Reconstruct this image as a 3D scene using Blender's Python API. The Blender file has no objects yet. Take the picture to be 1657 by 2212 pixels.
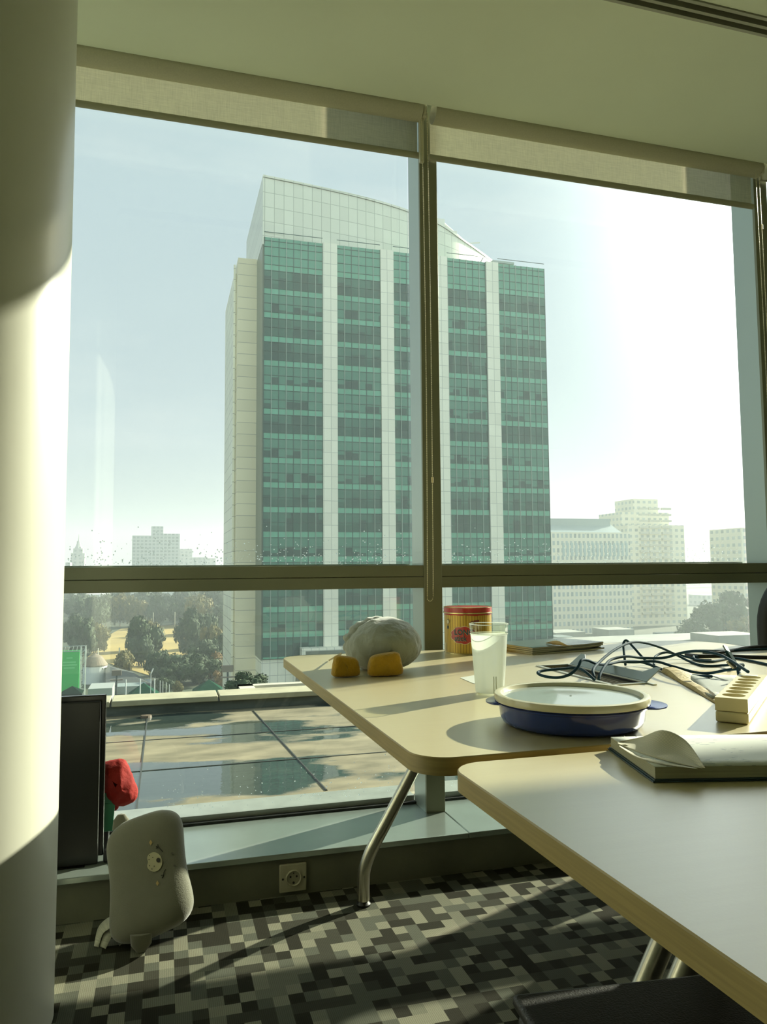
import bpy, bmesh, math, random
from mathutils import Vector, Matrix
random.seed(7)
SC = bpy.context.scene
COL = SC.collection

# ------------------------------------------------------------------ camera
CAM_Z = 1.0                                   # seated eye height above the carpet
F_PX, CX, CY = 1626.8, 828.5, 1106.0          # for a 1657 x 2212 picture
YAW, PITCH, ROLL = [math.radians(a) for a in (16.19, 4.275, -0.442)]
fw = Vector((math.sin(YAW)*math.cos(PITCH), math.cos(YAW)*math.cos(PITCH), math.sin(PITCH)))
rt = Vector((math.cos(YAW), -math.sin(YAW), 0)); up = rt.cross(fw)
RT = math.cos(ROLL)*rt + math.sin(ROLL)*up
UP = -math.sin(ROLL)*rt + math.cos(ROLL)*up
cam = bpy.data.cameras.new('camera'); cam_o = bpy.data.objects.new('camera', cam); COL.objects.link(cam_o)
cam.sensor_fit = 'VERTICAL'; cam.sensor_height = 24.0; cam.sensor_width = 24.0*1657/2212
cam.lens = F_PX/2212*24.0; cam.clip_start = 0.02; cam.clip_end = 6000
m = Matrix((( RT.x, UP.x, -fw.x, 0), (RT.y, UP.y, -fw.y, 0), (RT.z, UP.z, -fw.z, CAM_Z), (0, 0, 0, 1)))
cam_o.matrix_world = m
SC.camera = cam_o

# ------------------------------------------------------------------ world, sun, exposure
SUN_AZ, SUN_EL = math.atan2(.92, .39), math.radians(24.0)
SUN = Vector((math.sin(SUN_AZ)*math.cos(SUN_EL), math.cos(SUN_AZ)*math.cos(SUN_EL), math.sin(SUN_EL)))
SUN_STRENGTH, SKY_STRENGTH, HAZE = 15.0, 1.0, 0.0010
vs = SC.view_settings
vs.view_transform = 'Standard'; vs.look = 'None'; vs.gamma = 1.0; vs.use_curve_mapping = False
vs.exposure = 0.10
SC.cycles.max_bounces = 10; SC.cycles.diffuse_bounces = 6; SC.cycles.glossy_bounces = 4
SC.cycles.transmission_bounces = 8; SC.cycles.transparent_max_bounces = 24; SC.cycles.volume_bounces = 0
SC.cycles.sample_clamp_indirect = 6.0; SC.cycles.use_denoising = True
SC.cycles.caustics_reflective = False; SC.cycles.caustics_refractive = False
sd = bpy.data.lights.new('sun', 'SUN'); so = bpy.data.objects.new('sun', sd); COL.objects.link(so)
sd.energy = SUN_STRENGTH; sd.angle = math.radians(0.8); sd.color = (1.0, 0.94, 0.76)
so.rotation_euler = SUN.to_track_quat('Z', 'Y').to_euler(); so.location = (20, 10, 30)

W = bpy.data.worlds.new('sky'); SC.world = W; W.use_nodes = True
nt = W.node_tree; nt.nodes.clear()
def N(nt, t, **k):
    n = nt.nodes.new(t)
    for a, b in k.items():
        if a == 'ins':
            for i, v in b.items(): n.inputs[i].default_value = v
        else: setattr(n, a, b)
    return n
tc = N(nt, 'ShaderNodeTexCoord'); sx = N(nt, 'ShaderNodeSeparateXYZ'); nt.links.new(tc.outputs['Generated'], sx.inputs[0])
el = N(nt, 'ShaderNodeMapRange', ins={1: -0.02, 2: 0.75, 3: 0, 4: 1}); nt.links.new(sx.outputs['Z'], el.inputs[0])
cr = N(nt, 'ShaderNodeValToRGB'); nt.links.new(el.outputs[0], cr.inputs[0])
e = cr.color_ramp.elements
e[0].position = 0.0; e[0].color = (0.56, 0.63, 0.62, 1); e[1].position = 1.0; e[1].color = (0.44, 0.56, 0.64, 1)
x = e.new(0.25); x.color = (0.60, 0.69, 0.75, 1); x = e.new(0.6); x.color = (0.55, 0.66, 0.73, 1)
dt = N(nt, 'ShaderNodeVectorMath', operation='DOT_PRODUCT'); nt.links.new(tc.outputs['Generated'], dt.inputs[0]); dt.inputs[1].default_value = SUN
gl = N(nt, 'ShaderNodeMapRange', ins={1: 0.75, 2: 1.0, 3: 0, 4: 1}); nt.links.new(dt.outputs['Value'], gl.inputs[0])
gp = N(nt, 'ShaderNodeMath', operation='POWER', ins={1: 3.0}); nt.links.new(gl.outputs[0], gp.inputs[0])
gm = N(nt, 'ShaderNodeMix', data_type='RGBA', blend_type='ADD', clamp_factor=False)
nt.links.new(cr.outputs[0], gm.inputs[6]); gm.inputs[7].default_value = (5.0, 4.9, 4.7, 1); nt.links.new(gp.outputs[0], gm.inputs[0])
cn = N(nt, 'ShaderNodeTexNoise', ins={'Scale': 2.2, 'Detail': 6, 'Roughness': 0.55})      # faint streaky cloud
cmap = N(nt, 'ShaderNodeMapping'); cmap.inputs['Scale'].default_value = (1, 1, 4)
nt.links.new(tc.outputs['Generated'], cmap.inputs[0]); nt.links.new(cmap.outputs[0], cn.inputs['Vector'])
cf = N(nt, 'ShaderNodeMapRange', ins={1: 0.55, 2: 0.8, 3: 0, 4: 0.35}); nt.links.new(cn.outputs[0], cf.inputs[0])
cm = N(nt, 'ShaderNodeMix', data_type='RGBA'); nt.links.new(cf.outputs[0], cm.inputs[0]); nt.links.new(gm.outputs[2], cm.inputs[6]); cm.inputs[7].default_value = (0.95, 0.95, 0.93, 1)
bg = N(nt, 'ShaderNodeBackground', ins={1: SKY_STRENGTH}); nt.links.new(cm.outputs[2], bg.inputs[0])
bk_ = N(nt, 'ShaderNodeMapRange', ins={1: -0.5, 2: 0.1, 3: 1.7*SKY_STRENGTH, 4: SKY_STRENGTH}); nt.links.new(sx.outputs['Y'], bk_.inputs[0]); nt.links.new(bk_.outputs[0], bg.inputs[1])   # sky behind the camera boosted, added fill for the tower's shaded front
wo = N(nt, 'ShaderNodeOutputWorld'); nt.links.new(bg.outputs[0], wo.inputs[0])

# ------------------------------------------------------------------ measuring helpers (a point of the photo put on a real plane)
def ray(px, py): return RT*((px-CX)/F_PX) - UP*((py-CY)/F_PX) + fw
def onz(px, py, z):                     # z = height above the carpet
    d = ray(px, py); t = (z-CAM_Z)/d.z; return Vector((d.x*t, d.y*t, z))
def ony(px, py, y):
    d = ray(px, py); t = y/d.y; return Vector((d.x*t, y, CAM_Z+d.z*t))

# ------------------------------------------------------------------ materials
MATS = {}
def mat(name, color, rough=0.6, metal=0.0, noise=0.0, nscale=20.0, bump=0.0, bscale=60.0, spec=0.5, coat=0.0, sheen=0.0, trans=0.0, stretch=None, col2=None):
    if name in MATS: return MATS[name]
    M = bpy.data.materials.new(name); M.use_nodes = True; nt = M.node_tree; p = nt.nodes['Principled BSDF']
    p.inputs['Base Color'].default_value = (*color, 1); p.inputs['Roughness'].default_value = rough
    p.inputs['Metallic'].default_value = metal; p.inputs['Specular IOR Level'].default_value = spec
    p.inputs['Coat Weight'].default_value = coat; p.inputs['Sheen Weight'].default_value = sheen
    p.inputs['Transmission Weight'].default_value = trans
    tc = N(nt, 'ShaderNodeTexCoord'); mp = N(nt, 'ShaderNodeMapping'); nt.links.new(tc.outputs['Object'], mp.inputs[0])
    if stretch: mp.inputs['Scale'].default_value = stretch
    if noise or col2:
        n = N(nt, 'ShaderNodeTexNoise', ins={'Scale': nscale, 'Detail': 5}); nt.links.new(mp.outputs[0], n.inputs['Vector'])
        r = N(nt, 'ShaderNodeMapRange', ins={1: 0.3, 2: 0.7}); nt.links.new(n.outputs[0], r.inputs[0])
        mx = N(nt, 'ShaderNodeMix', data_type='RGBA'); nt.links.new(r.outputs[0], mx.inputs[0])
        c2 = col2 or tuple(c*(1-noise) for c in color)
        mx.inputs[6].default_value = (*color, 1); mx.inputs[7].default_value = (*c2, 1)
        nt.links.new(mx.outputs[2], p.inputs['Base Color'])
    if bump:
        n = N(nt, 'ShaderNodeTexNoise', ins={'Scale': bscale, 'Detail': 4}); nt.links.new(mp.outputs[0], n.inputs['Vector'])
        b = N(nt, 'ShaderNodeBump', ins={'Strength': bump, 'Distance': 0.01}); nt.links.new(n.outputs[0], b.inputs['Height'])
        nt.links.new(b.outputs[0], p.inputs['Normal'])
    MATS[name] = M; return M

def glass_mat(name, tint, refl=1.0):
    M = bpy.data.materials.new(name); M.use_nodes = True; nt = M.node_tree; nt.nodes.clear()
    t = N(nt, 'ShaderNodeBsdfTransparent', ins={0: (*tint, 1)}); g = N(nt, 'ShaderNodeBsdfGlossy', ins={'Roughness': 0.0, 'Color': (refl, refl, refl, 1)})
    fr = N(nt, 'ShaderNodeFresnel'); ge = N(nt, 'ShaderNodeNewGeometry')
    ir = N(nt, 'ShaderNodeMapRange', ins={1: 0, 2: 1, 3: 1.45, 4: 1/1.45}); nt.links.new(ge.outputs['Backfacing'], ir.inputs[0]); nt.links.new(ir.outputs[0], fr.inputs[0]); mx = N(nt, 'ShaderNodeMixShader'); o = N(nt, 'ShaderNodeOutputMaterial')
    nt.links.new(fr.outputs[0], mx.inputs[0]); nt.links.new(t.outputs[0], mx.inputs[1]); nt.links.new(g.outputs[0], mx.inputs[2]); nt.links.new(mx.outputs[0], o.inputs[0])
    MATS[name] = M; return M

def math_chain(nt, op, a, b=None, c=None):
    n = N(nt, 'ShaderNodeMath', operation=op)
    for i, v in enumerate((a, b, c)):
        if v is None: continue
        if isinstance(v, (int, float)): n.inputs[i].default_value = v
        else: nt.links.new(v, n.inputs[i])
    return n.outputs[0]

def panel_mat(name, base, line, pw, ph, lw=0.05, axis='X', z0=0.0, rough=0.45, var=0.06, metal=0.0):
    """cladding panels with thin joints; axis is the horizontal object axis of the face"""
    M = bpy.data.materials.new(name); M.use_nodes = True; nt = M.node_tree; p = nt.nodes['Principled BSDF']
    p.inputs['Roughness'].default_value = rough; p.inputs['Metallic'].default_value = metal
    tc = N(nt, 'ShaderNodeTexCoord'); s = N(nt, 'ShaderNodeSeparateXYZ'); nt.links.new(tc.outputs['Object'], s.inputs[0])
    u = math_chain(nt, 'DIVIDE', s.outputs[axis], pw); v = math_chain(nt, 'DIVIDE', math_chain(nt, 'SUBTRACT', s.outputs['Z'], z0), ph)
    fu = math_chain(nt, 'LESS_THAN', math_chain(nt, 'FRACT', u), lw/pw); fv = math_chain(nt, 'LESS_THAN', math_chain(nt, 'FRACT', v), lw/ph)
    f = math_chain(nt, 'MAXIMUM', fu, fv)
    cx = N(nt, 'ShaderNodeCombineXYZ'); nt.links.new(math_chain(nt, 'FLOOR', u), cx.inputs[0]); nt.links.new(math_chain(nt, 'FLOOR', v), cx.inputs[1])
    w = N(nt, 'ShaderNodeTexWhiteNoise'); nt.links.new(cx.outputs[0], w.inputs[0])
    vr = N(nt, 'ShaderNodeMapRange', ins={3: 1-var, 4: 1+var}); nt.links.new(w.outputs[0], vr.inputs[0])
    mv = N(nt, 'ShaderNodeVectorMath', operation='SCALE'); mv.inputs[0].default_value = base; nt.links.new(vr.outputs[0], mv.inputs['Scale'])
    mx = N(nt, 'ShaderNodeMix', data_type='RGBA'); nt.links.new(f, mx.inputs[0]); nt.links.new(mv.outputs[0], mx.inputs[6]); mx.inputs[7].default_value = (*line, 1)
    nt.links.new(mx.outputs[2], p.inputs['Base Color']); MATS[name] = M; return M

def window_wall_mat(name, wall, win, pw, ph, wx=(0.25, 0.75), wz=(0.3, 0.8), axis='X', z0=0.0, var=0.35, rough=0.6):
    """a far building's wall: rows of windows in one procedural face"""
    M = bpy.data.materials.new(name); M.use_nodes = True; nt = M.node_tree; p = nt.nodes['Principled BSDF']; p.inputs['Roughness'].default_value = rough
    tc = N(nt, 'ShaderNodeTexCoord'); s = N(nt, 'ShaderNodeSeparateXYZ'); nt.links.new(tc.outputs['Object'], s.inputs[0])
    g = N(nt, 'ShaderNodeNewGeometry'); gs = N(nt, 'ShaderNodeSeparateXYZ'); nt.links.new(g.outputs['Normal'], gs.inputs[0])
    side = math_chain(nt, 'GREATER_THAN', math_chain(nt, 'ABSOLUTE', gs.outputs['X']), 0.7)
    h = N(nt, 'ShaderNodeMix'); nt.links.new(side, h.inputs[0]); nt.links.new(s.outputs['X'], h.inputs[2]); nt.links.new(s.outputs['Y'], h.inputs[3])
    roof = math_chain(nt, 'LESS_THAN', math_chain(nt, 'ABSOLUTE', gs.outputs['Z']), 0.5)
    u = math_chain(nt, 'DIVIDE', h.outputs[0], pw); v = math_chain(nt, 'DIVIDE', math_chain(nt, 'SUBTRACT', s.outputs['Z'], z0), ph)
    fu, fv = math_chain(nt, 'FRACT', u), math_chain(nt, 'FRACT', v)
    f = math_chain(nt, 'MULTIPLY', math_chain(nt, 'MULTIPLY', math_chain(nt, 'GREATER_THAN', fu, wx[0]), math_chain(nt, 'LESS_THAN', fu, wx[1])),
                   math_chain(nt, 'MULTIPLY', math_chain(nt, 'GREATER_THAN', fv, wz[0]), math_chain(nt, 'LESS_THAN', fv, wz[1])))
    f = math_chain(nt, 'MULTIPLY', f, roof)
    cx = N(nt, 'ShaderNodeCombineXYZ'); nt.links.new(math_chain(nt, 'FLOOR', u), cx.inputs[0]); nt.links.new(math_chain(nt, 'FLOOR', v), cx.inputs[1])
    w = N(nt, 'ShaderNodeTexWhiteNoise'); nt.links.new(cx.outputs[0], w.inputs[0])
    vr = N(nt, 'ShaderNodeMapRange', ins={3: 1-var, 4: 1+var}); nt.links.new(w.outputs[0], vr.inputs[0])
    mv = N(nt, 'ShaderNodeVectorMath', operation='SCALE'); mv.inputs[0].default_value = win; nt.links.new(vr.outputs[0], mv.inputs['Scale'])
    mx = N(nt, 'ShaderNodeMix', data_type='RGBA'); nt.links.new(f, mx.inputs[0]); mx.inputs[6].default_value = (*wall, 1); nt.links.new(mv.outputs[0], mx.inputs[7])
    nt.links.new(mx.outputs[2], p.inputs['Base Color']); MATS[name] = M; return M

# ------------------------------------------------------------------ mesh builder
class MB:
    def __init__(s): s.v = []; s.f = []; s.m = []; s.mi = 0
    def add(s, vs, fs):
        o = len(s.v); s.v += [Vector(v) for v in vs]; s.f += [tuple(i+o for i in f) for f in fs]; s.m += [s.mi]*len(fs); return s
    def box(s, a, b, M=None):
        x0, y0, z0 = a; x1, y1, z1 = b
        vs = [Vector((x, y, z)) for z in (z0, z1) for y in (y0, y1) for x in (x0, x1)]
        if M is not None: vs = [M @ v for v in vs]
        return s.add(vs, [(0, 2, 3, 1), (4, 5, 7, 6), (0, 1, 5, 4), (2, 6, 7, 3), (0, 4, 6, 2), (1, 3, 7, 5)])
    def prism(s, pts, z0, z1, M=None):
        n = len(pts); vs = [Vector((p[0], p[1], z0)) for p in pts] + [Vector((p[0], p[1], z1)) for p in pts]
        if M is not None: vs = [M @ v for v in vs]
        return s.add(vs, [tuple(reversed(range(n))), tuple(range(n, 2*n))] + [(i, (i+1) % n, n+(i+1) % n, n+i) for i in range(n)])
    def lathe(s, prof, c=(0, 0, 0), n=48, M=None, sx=1.0, sy=1.0):
        vs = []; fs = []; k = len(prof)
        for i in range(n):
            a = 2*math.pi*i/n
            for r, z in prof: vs.append(Vector((c[0]+sx*r*math.cos(a), c[1]+sy*r*math.sin(a), c[2]+z)))
        if M is not None: vs = [M @ v for v in vs]
        for i in range(n):
            j = (i+1) % n
            for q in range(k-1): fs.append((i*k+q, j*k+q, j*k+q+1, i*k+q+1))
        return s.add(vs, fs)
    def tube(s, path, r, n=10, cap=True):
        path = [Vector(p) for p in path]; vs = []; fs = []; k = len(path)
        rr = r if isinstance(r, (list, tuple)) else [r]*k
        t = (path[1]-path[0]).normalized(); a = Vector((0, 0, 1)) if abs(t.z) < .9 else Vector((1, 0, 0)); nrm = t.cross(a).normalized()
        for i, p in enumerate(path):
            t = (path[min(i+1, k-1)]-path[max(i-1, 0)]).normalized()
            nrm = (nrm-t*nrm.dot(t)).normalized(); b = t.cross(nrm)
            for j in range(n):
                th = 2*math.pi*j/n; vs.append(p+(nrm*math.cos(th)+b*math.sin(th))*rr[i])
        for i in range(k-1):
            for j in range(n): fs.append((i*n+j, i*n+(j+1) % n, (i+1)*n+(j+1) % n, (i+1)*n+j))
        if cap: fs += [tuple(reversed(range(n))), tuple(range((k-1)*n, k*n))]
        return s.add(vs, fs)
    def grid(s, P, closed=False):
        nu, nv = len(P), len(P[0]); vs = [v for r in P for v in r]
        return s.add(vs, [(i*nv+j, (i+1)*nv+j, (i+1)*nv+j+1, i*nv+j+1) for i in range(nu-1) for j in range(nv-1)])
    def sphere(s, c, r, n=12, k=8, noise=0):
        c = Vector(c); r = Vector(r) if hasattr(r, '__len__') else Vector((r, r, r)); vs = []; fs = []
        for i in range(k+1):
            ph = math.pi*i/k
            for j in range(n):
                th = 2*math.pi*j/n; q = 1+random.uniform(-noise, noise)
                vs.append(c+Vector((r.x*math.sin(ph)*math.cos(th)*q, r.y*math.sin(ph)*math.sin(th)*q, r.z*math.cos(ph)*q)))
        for i in range(k):
            for j in range(n): fs.append((i*n+j, (i+1)*n+j, (i+1)*n+(j+1) % n, i*n+(j+1) % n))
        return s.add(vs, fs)
    def build(s, name, mats, parent=None, smooth=False, bevel=0, segs=2, solid=0, sub=0, origin=None):
        if not isinstance(mats, (list, tuple)): mats = [mats]
        me = bpy.data.meshes.new(name)
        if parent is not None:
            o_ = Vector((0, 0, 0)); q = parent
            while q is not None: o_ += q.location; q = q.parent
            off = o_; loc = Vector((0, 0, 0))
        else:
            xs = [v.x for v in s.v]; ys = [v.y for v in s.v]; zs = [v.z for v in s.v]
            off = Vector(origin) if origin else Vector(((min(xs)+max(xs))/2, (min(ys)+max(ys))/2, min(zs))); loc = off
        me.from_pydata([v-off for v in s.v], [], s.f)
        for mm in mats: me.materials.append(mm)
        for p, i in zip(me.polygons, s.m): p.material_index = i; p.use_smooth = smooth
        b = bmesh.new(); b.from_mesh(me); bmesh.ops.recalc_face_normals(b, faces=b.faces); b.to_mesh(me); b.free()
        o = bpy.data.objects.new(name, me); COL.objects.link(o); o.parent = parent; o.location = loc
        if solid: q = o.modifiers.new('s', 'SOLIDIFY'); q.thickness = solid; q.offset = 0
        if bevel:
            q = o.modifiers.new('b', 'BEVEL'); q.width = bevel; q.segments = segs; q.limit_method = 'ANGLE'; q.angle_limit = math.radians(40)
        if sub: q = o.modifiers.new('u', 'SUBSURF'); q.levels = sub; q.render_levels = sub
        if smooth or bevel:
            for p in me.polygons: p.use_smooth = True
            try: me.set_sharp_from_angle(angle=math.radians(42))
            except Exception: pass
        return o

def tag(o, label=None, cat=None, group=None, kind=None):
    if label: o['label'] = label
    if cat: o['category'] = cat
    if group: o['group'] = group
    if kind: o['kind'] = kind
    return o
def thing(name, label, cat, loc, group=None, kind=None):
    o = bpy.data.objects.new(name, None); COL.objects.link(o); o.location = loc; o.empty_display_size = .1
    return tag(o, label, cat, group, kind)
def struct(o, label=None): return tag(o, label, None, None, 'structure')
def copy_tree(o, parent=None, loc=None):
    c = o.copy(); COL.objects.link(c); c.parent = parent
    if loc is not None: c.location = loc
    for ch in list(o.children): copy_tree(ch, c)
    return c
def smooth_path(pts, n=8):
    pts = [Vector(p) for p in pts]; out = []
    for i in range(len(pts)-1):
        p0 = pts[max(i-1, 0)]; p1 = pts[i]; p2 = pts[i+1]; p3 = pts[min(i+2, len(pts)-1)]
        for k in range(n):
            t = k/n; out.append(0.5*((2*p1)+(p2-p0)*t+(2*p0-5*p1+4*p2-p3)*t*t+(3*p1-p0-3*p2+p3)*t**3))
    out.append(pts[-1]); return out
def rounded(x0, y0, x1, y1, rs, n=8):
    """rs = radii at (x0,y0),(x1,y0),(x1,y1),(x0,y1)"""
    out = []
    for (cx, cy, a0), r in zip(((x0, y0, 180), (x1, y0, 270), (x1, y1, 0), (x0, y1, 90)), rs):
        sx = 1 if cx == x0 else -1; sy = 1 if cy == y0 else -1
        for i in range(n+1):
            a = math.radians(a0+90*i/n); out.append((cx+sx*r+r*math.cos(a), cy+sy*r+r*math.sin(a)))
    return out
def text_mesh(txt, size, bold=0.0):
    cu = bpy.data.curves.new('t', 'FONT'); cu.body = txt; cu.size = size; cu.offset = bold; cu.resolution_u = 3
    o = bpy.data.objects.new('t', cu); COL.objects.link(o); bpy.context.view_layer.update()
    me = o.evaluated_get(bpy.context.evaluated_depsgraph_get()).to_mesh()
    vs = [v.co.copy() for v in me.vertices]; fs = [tuple(p.vertices) for p in me.polygons]
    bpy.data.objects.remove(o, do_unlink=True); bpy.data.curves.remove(cu)
    return vs, fs

# ================================================================== THE ROOM
plaster = mat('ceiling_paint', (0.82, 0.88, 0.70), 0.8, noise=.04, nscale=3)
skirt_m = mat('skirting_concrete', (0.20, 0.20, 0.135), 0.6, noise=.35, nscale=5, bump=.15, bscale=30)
inner_m = mat('inner_wall_paint', (0.84, 0.86, 0.74), 0.8)
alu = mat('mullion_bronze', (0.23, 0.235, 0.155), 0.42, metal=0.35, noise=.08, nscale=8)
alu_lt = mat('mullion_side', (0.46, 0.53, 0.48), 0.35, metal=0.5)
sill_m = mat('sill_aluminium', (0.36, 0.42, 0.375), 0.22, metal=0.55, noise=.12, nscale=6, bump=.02, bscale=8)
RX0, RX1, RY0, GY, CEIL = -2.6, 9.0, -4.2, 2.742, 2.70

def carpet_mat():
    M = bpy.data.materials.new('checker_carpet'); M.use_nodes = True; nt = M.node_tree; p = nt.nodes['Principled BSDF']
    p.inputs['Roughness'].default_value = 0.95; p.inputs['Specular IOR Level'].default_value = 0.1
    tc = N(nt, 'ShaderNodeTexCoord'); s = N(nt, 'ShaderNodeSeparateXYZ'); nt.links.new(tc.outputs['Object'], s.inputs[0])
    u = math_chain(nt, 'DIVIDE', s.outputs['X'], .0365); v = math_chain(nt, 'DIVIDE', s.outputs['Y'], .041)
    cx = N(nt, 'ShaderNodeCombineXYZ'); nt.links.new(math_chain(nt, 'FLOOR', u), cx.inputs[0]); nt.links.new(math_chain(nt, 'FLOOR', v), cx.inputs[1])
    w = N(nt, 'ShaderNodeTexWhiteNoise'); nt.links.new(cx.outputs[0], w.inputs[0])
    r = N(nt, 'ShaderNodeValToRGB'); r.color_ramp.interpolation = 'CONSTANT'; nt.links.new(w.outputs[0], r.inputs[0])
    e = r.color_ramp.elements
    for i, (ps, c) in enumerate(((0, (.028, .027, .018)), (.22, (.05, .05, .036)), (.42, (.10, .105, .08)), (.62, (.17, .17, .125)), (.8, (.225, .22, .16)))):
        q = e[i] if i < 2 else e.new(ps); q.position = ps; q.color = (*c, 1)
    ri = N(nt, 'ShaderNodeTexNoise', ins={'Scale': 900, 'Detail': 2}); nt.links.new(tc.outputs['Object'], ri.inputs['Vector'])
    wv = N(nt, 'ShaderNodeTexWave', ins={'Scale': 70, 'Distortion': 1.5, 'Detail': 1}); nt.links.new(tc.outputs['Object'], wv.inputs['Vector'])
    ml = N(nt, 'ShaderNodeMapRange', ins={1: .2, 2: .8, 3: .75, 4: 1.2}); nt.links.new(math_chain(nt, 'MULTIPLY_ADD', wv.outputs[1], .4, math_chain(nt, 'MULTIPLY', ri.outputs[0], .6)), ml.inputs[0])
    sc = N(nt, 'ShaderNodeVectorMath', operation='SCALE'); nt.links.new(r.outputs[0], sc.inputs[0]); nt.links.new(ml.outputs[0], sc.inputs['Scale'])
    nt.links.new(sc.outputs[0], p.inputs['Base Color'])
    b = N(nt, 'ShaderNodeBump', ins={'Strength': .5, 'Distance': .003}); nt.links.new(ri.outputs[0], b.inputs['Height']); nt.links.new(b.outputs[0], p.inputs['Normal'])
    return M
b = MB(); b.box((RX0, RY0, -.12), (RX1, 2.40, 0)); struct(b.build('floor', carpet_mat(), origin=(0, 0, 0)))
b = MB(); b.box((RX0, RY0, CEIL), (RX1, 1.795, CEIL+.15)); b.box((RX0, 1.87, CEIL), (RX1, 2.50, CEIL+.15)); b.box((RX0, 1.795, CEIL+.1), (RX1, 1.87, CEIL+.15))
struct(b.build('ceiling', plaster))
# linear slot diffuser in the ceiling
sl = thing('ceiling_slot_diffuser', 'long dark linear air slot let into the ceiling at the upper right', 'air vent', (2, 1.83, CEIL))
b = MB(); b.box((RX0+.1, 1.80, CEIL+.06), (RX1-.1, 1.865, CEIL+.095)); b.build('slot_back', mat('slot_black', (.015, .015, .012), .7), sl)
for y0 in (1.797, 1.828, 1.858):
    b = MB(); b.box((RX0+.1, y0, CEIL-.004), (RX1-.1, y0+.011, CEIL+.05)); b.build('slot_blade', mat('slot_blade', (.36, .36, .27), .5), sl)
for i, y0 in enumerate((1.70,)):
    b = MB(); b.box((RX0+.1, y0, CEIL-.006), (RX1-.1, y0+.02, CEIL-.0005)); b.build('slot_trim', plaster, sl)
b = MB(); b.box((RX0-.1, RY0, 0), (RX0, 2.9, 3.4)); struct(b.build('wall_left', inner_m))
b = MB(); b.box((RX1, RY0, 0), (RX1+.1, 2.9, 3.4)); struct(b.build('wall_right', inner_m))
b = MB(); b.box((RX0, RY0-.1, 0), (RX1, RY0, 3.0)); struct(b.build('wall_back', inner_m))
# head above the windows, in the blind pocket
b = MB(); b.box((RX0, 2.50, 3.25), (RX1, 2.95, 3.4)); b.box((RX0, 2.495, CEIL+.15), (RX1, 2.52, 3.25)); struct(b.build('wall_front', plaster))
# low wall under the sill
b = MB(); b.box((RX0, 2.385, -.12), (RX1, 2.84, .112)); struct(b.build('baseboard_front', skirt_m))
# sill slabs with a joint under the mullion
b = MB()
for x0, x1 in ((RX0, -.54), (-.537, .972), (.975, 2.483), (2.486, 3.995), (3.998, RX1)): b.box((x0, 2.372, .112), (x1, 2.80, .13))
struct(b.build('trim_1', sill_m, bevel=.002), 'pale metal window sill above the carpet')
b = MB(); b.box((RX0, 2.715, .13), (RX1, 2.735, .138)); struct(b.build('trim_2', mat('black_gasket', (.01, .012, .01), .6)))

# ---- windows
gls = glass_mat('window_glass', (.925, .965, .945))
mull_x = [-2.114, -.604, .906, 2.45, 5.47, 8.49]
TZ0, TZ1 = .928, 1.01
winroot = []
for i in range(5):
    x0, x1 = mull_x[i]+.07, mull_x[i+1]
    wr = thing('window_%d' % (i+1), None, None, ((x0+x1)/2, 2.70, .13)); struct(wr); winroot.append(wr)
    b = MB(); b.box((x0, GY, .135), (x1, GY+.008, TZ0)); b.build('glass_pane', gls, wr)
    b = MB(); b.box((x0, GY, TZ1), (x1, GY+.008, 3.25)); b.build('glass_pane', gls, wr)
    b = MB(); b.box((x0, 2.60, TZ0), (x1, 2.78, TZ0+.040)); b.box((x0, 2.602, TZ0+.0415), (x1, 2.78, TZ1)); b.build('transom', alu, wr, bevel=.0015)
    b = MB(); b.box((x0, 2.738, .13), (x1, 2.88, .155)); b.box((x0, 2.76, TZ1), (x1, 2.785, TZ1+.006)); b.build('outer_frame', mat('outer_frame', (.36, .39, .35), .35, metal=.3, noise=.2, nscale=15), wr)
for i, x in enumerate(mull_x):
    t = struct(thing('trim_%d' % (i+3), None, None, (x+.035, 2.65, .13)))
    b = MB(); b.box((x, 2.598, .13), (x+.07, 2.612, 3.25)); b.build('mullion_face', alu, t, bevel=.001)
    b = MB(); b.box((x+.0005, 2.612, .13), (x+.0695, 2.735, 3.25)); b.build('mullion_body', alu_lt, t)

# rain drops on the outer glass, thick near the bottom of the upper panes
drop_m = mat('rain_drop', (.9, .95, .95), .02, trans=1.0, spec=.5)
for wi in (1, 2):
    x0, x1 = mull_x[wi]+.09, mull_x[wi+1]-.02; b = MB()
    for k in range(420):
        zz = TZ1+.006+abs(random.gauss(0, .05)); r = random.uniform(.0008, .0026)
        b.sphere((random.uniform(max(x0, -.32), x1), GY+.0085, zz), (r, r*.45, r*random.uniform(.9, 1.3)), 6, 4)
    for k in range(160):
        zz = .17+abs(random.gauss(0, .06)); r = random.uniform(.0008, .0026)
        b.sphere((random.uniform(max(x0, 0), x1), GY+.0085, zz), (r, r*.45, r*1.1), 6, 4)
    tag(b.build('rain_drops', drop_m, winroot[wi], smooth=True), kind='stuff')

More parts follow.
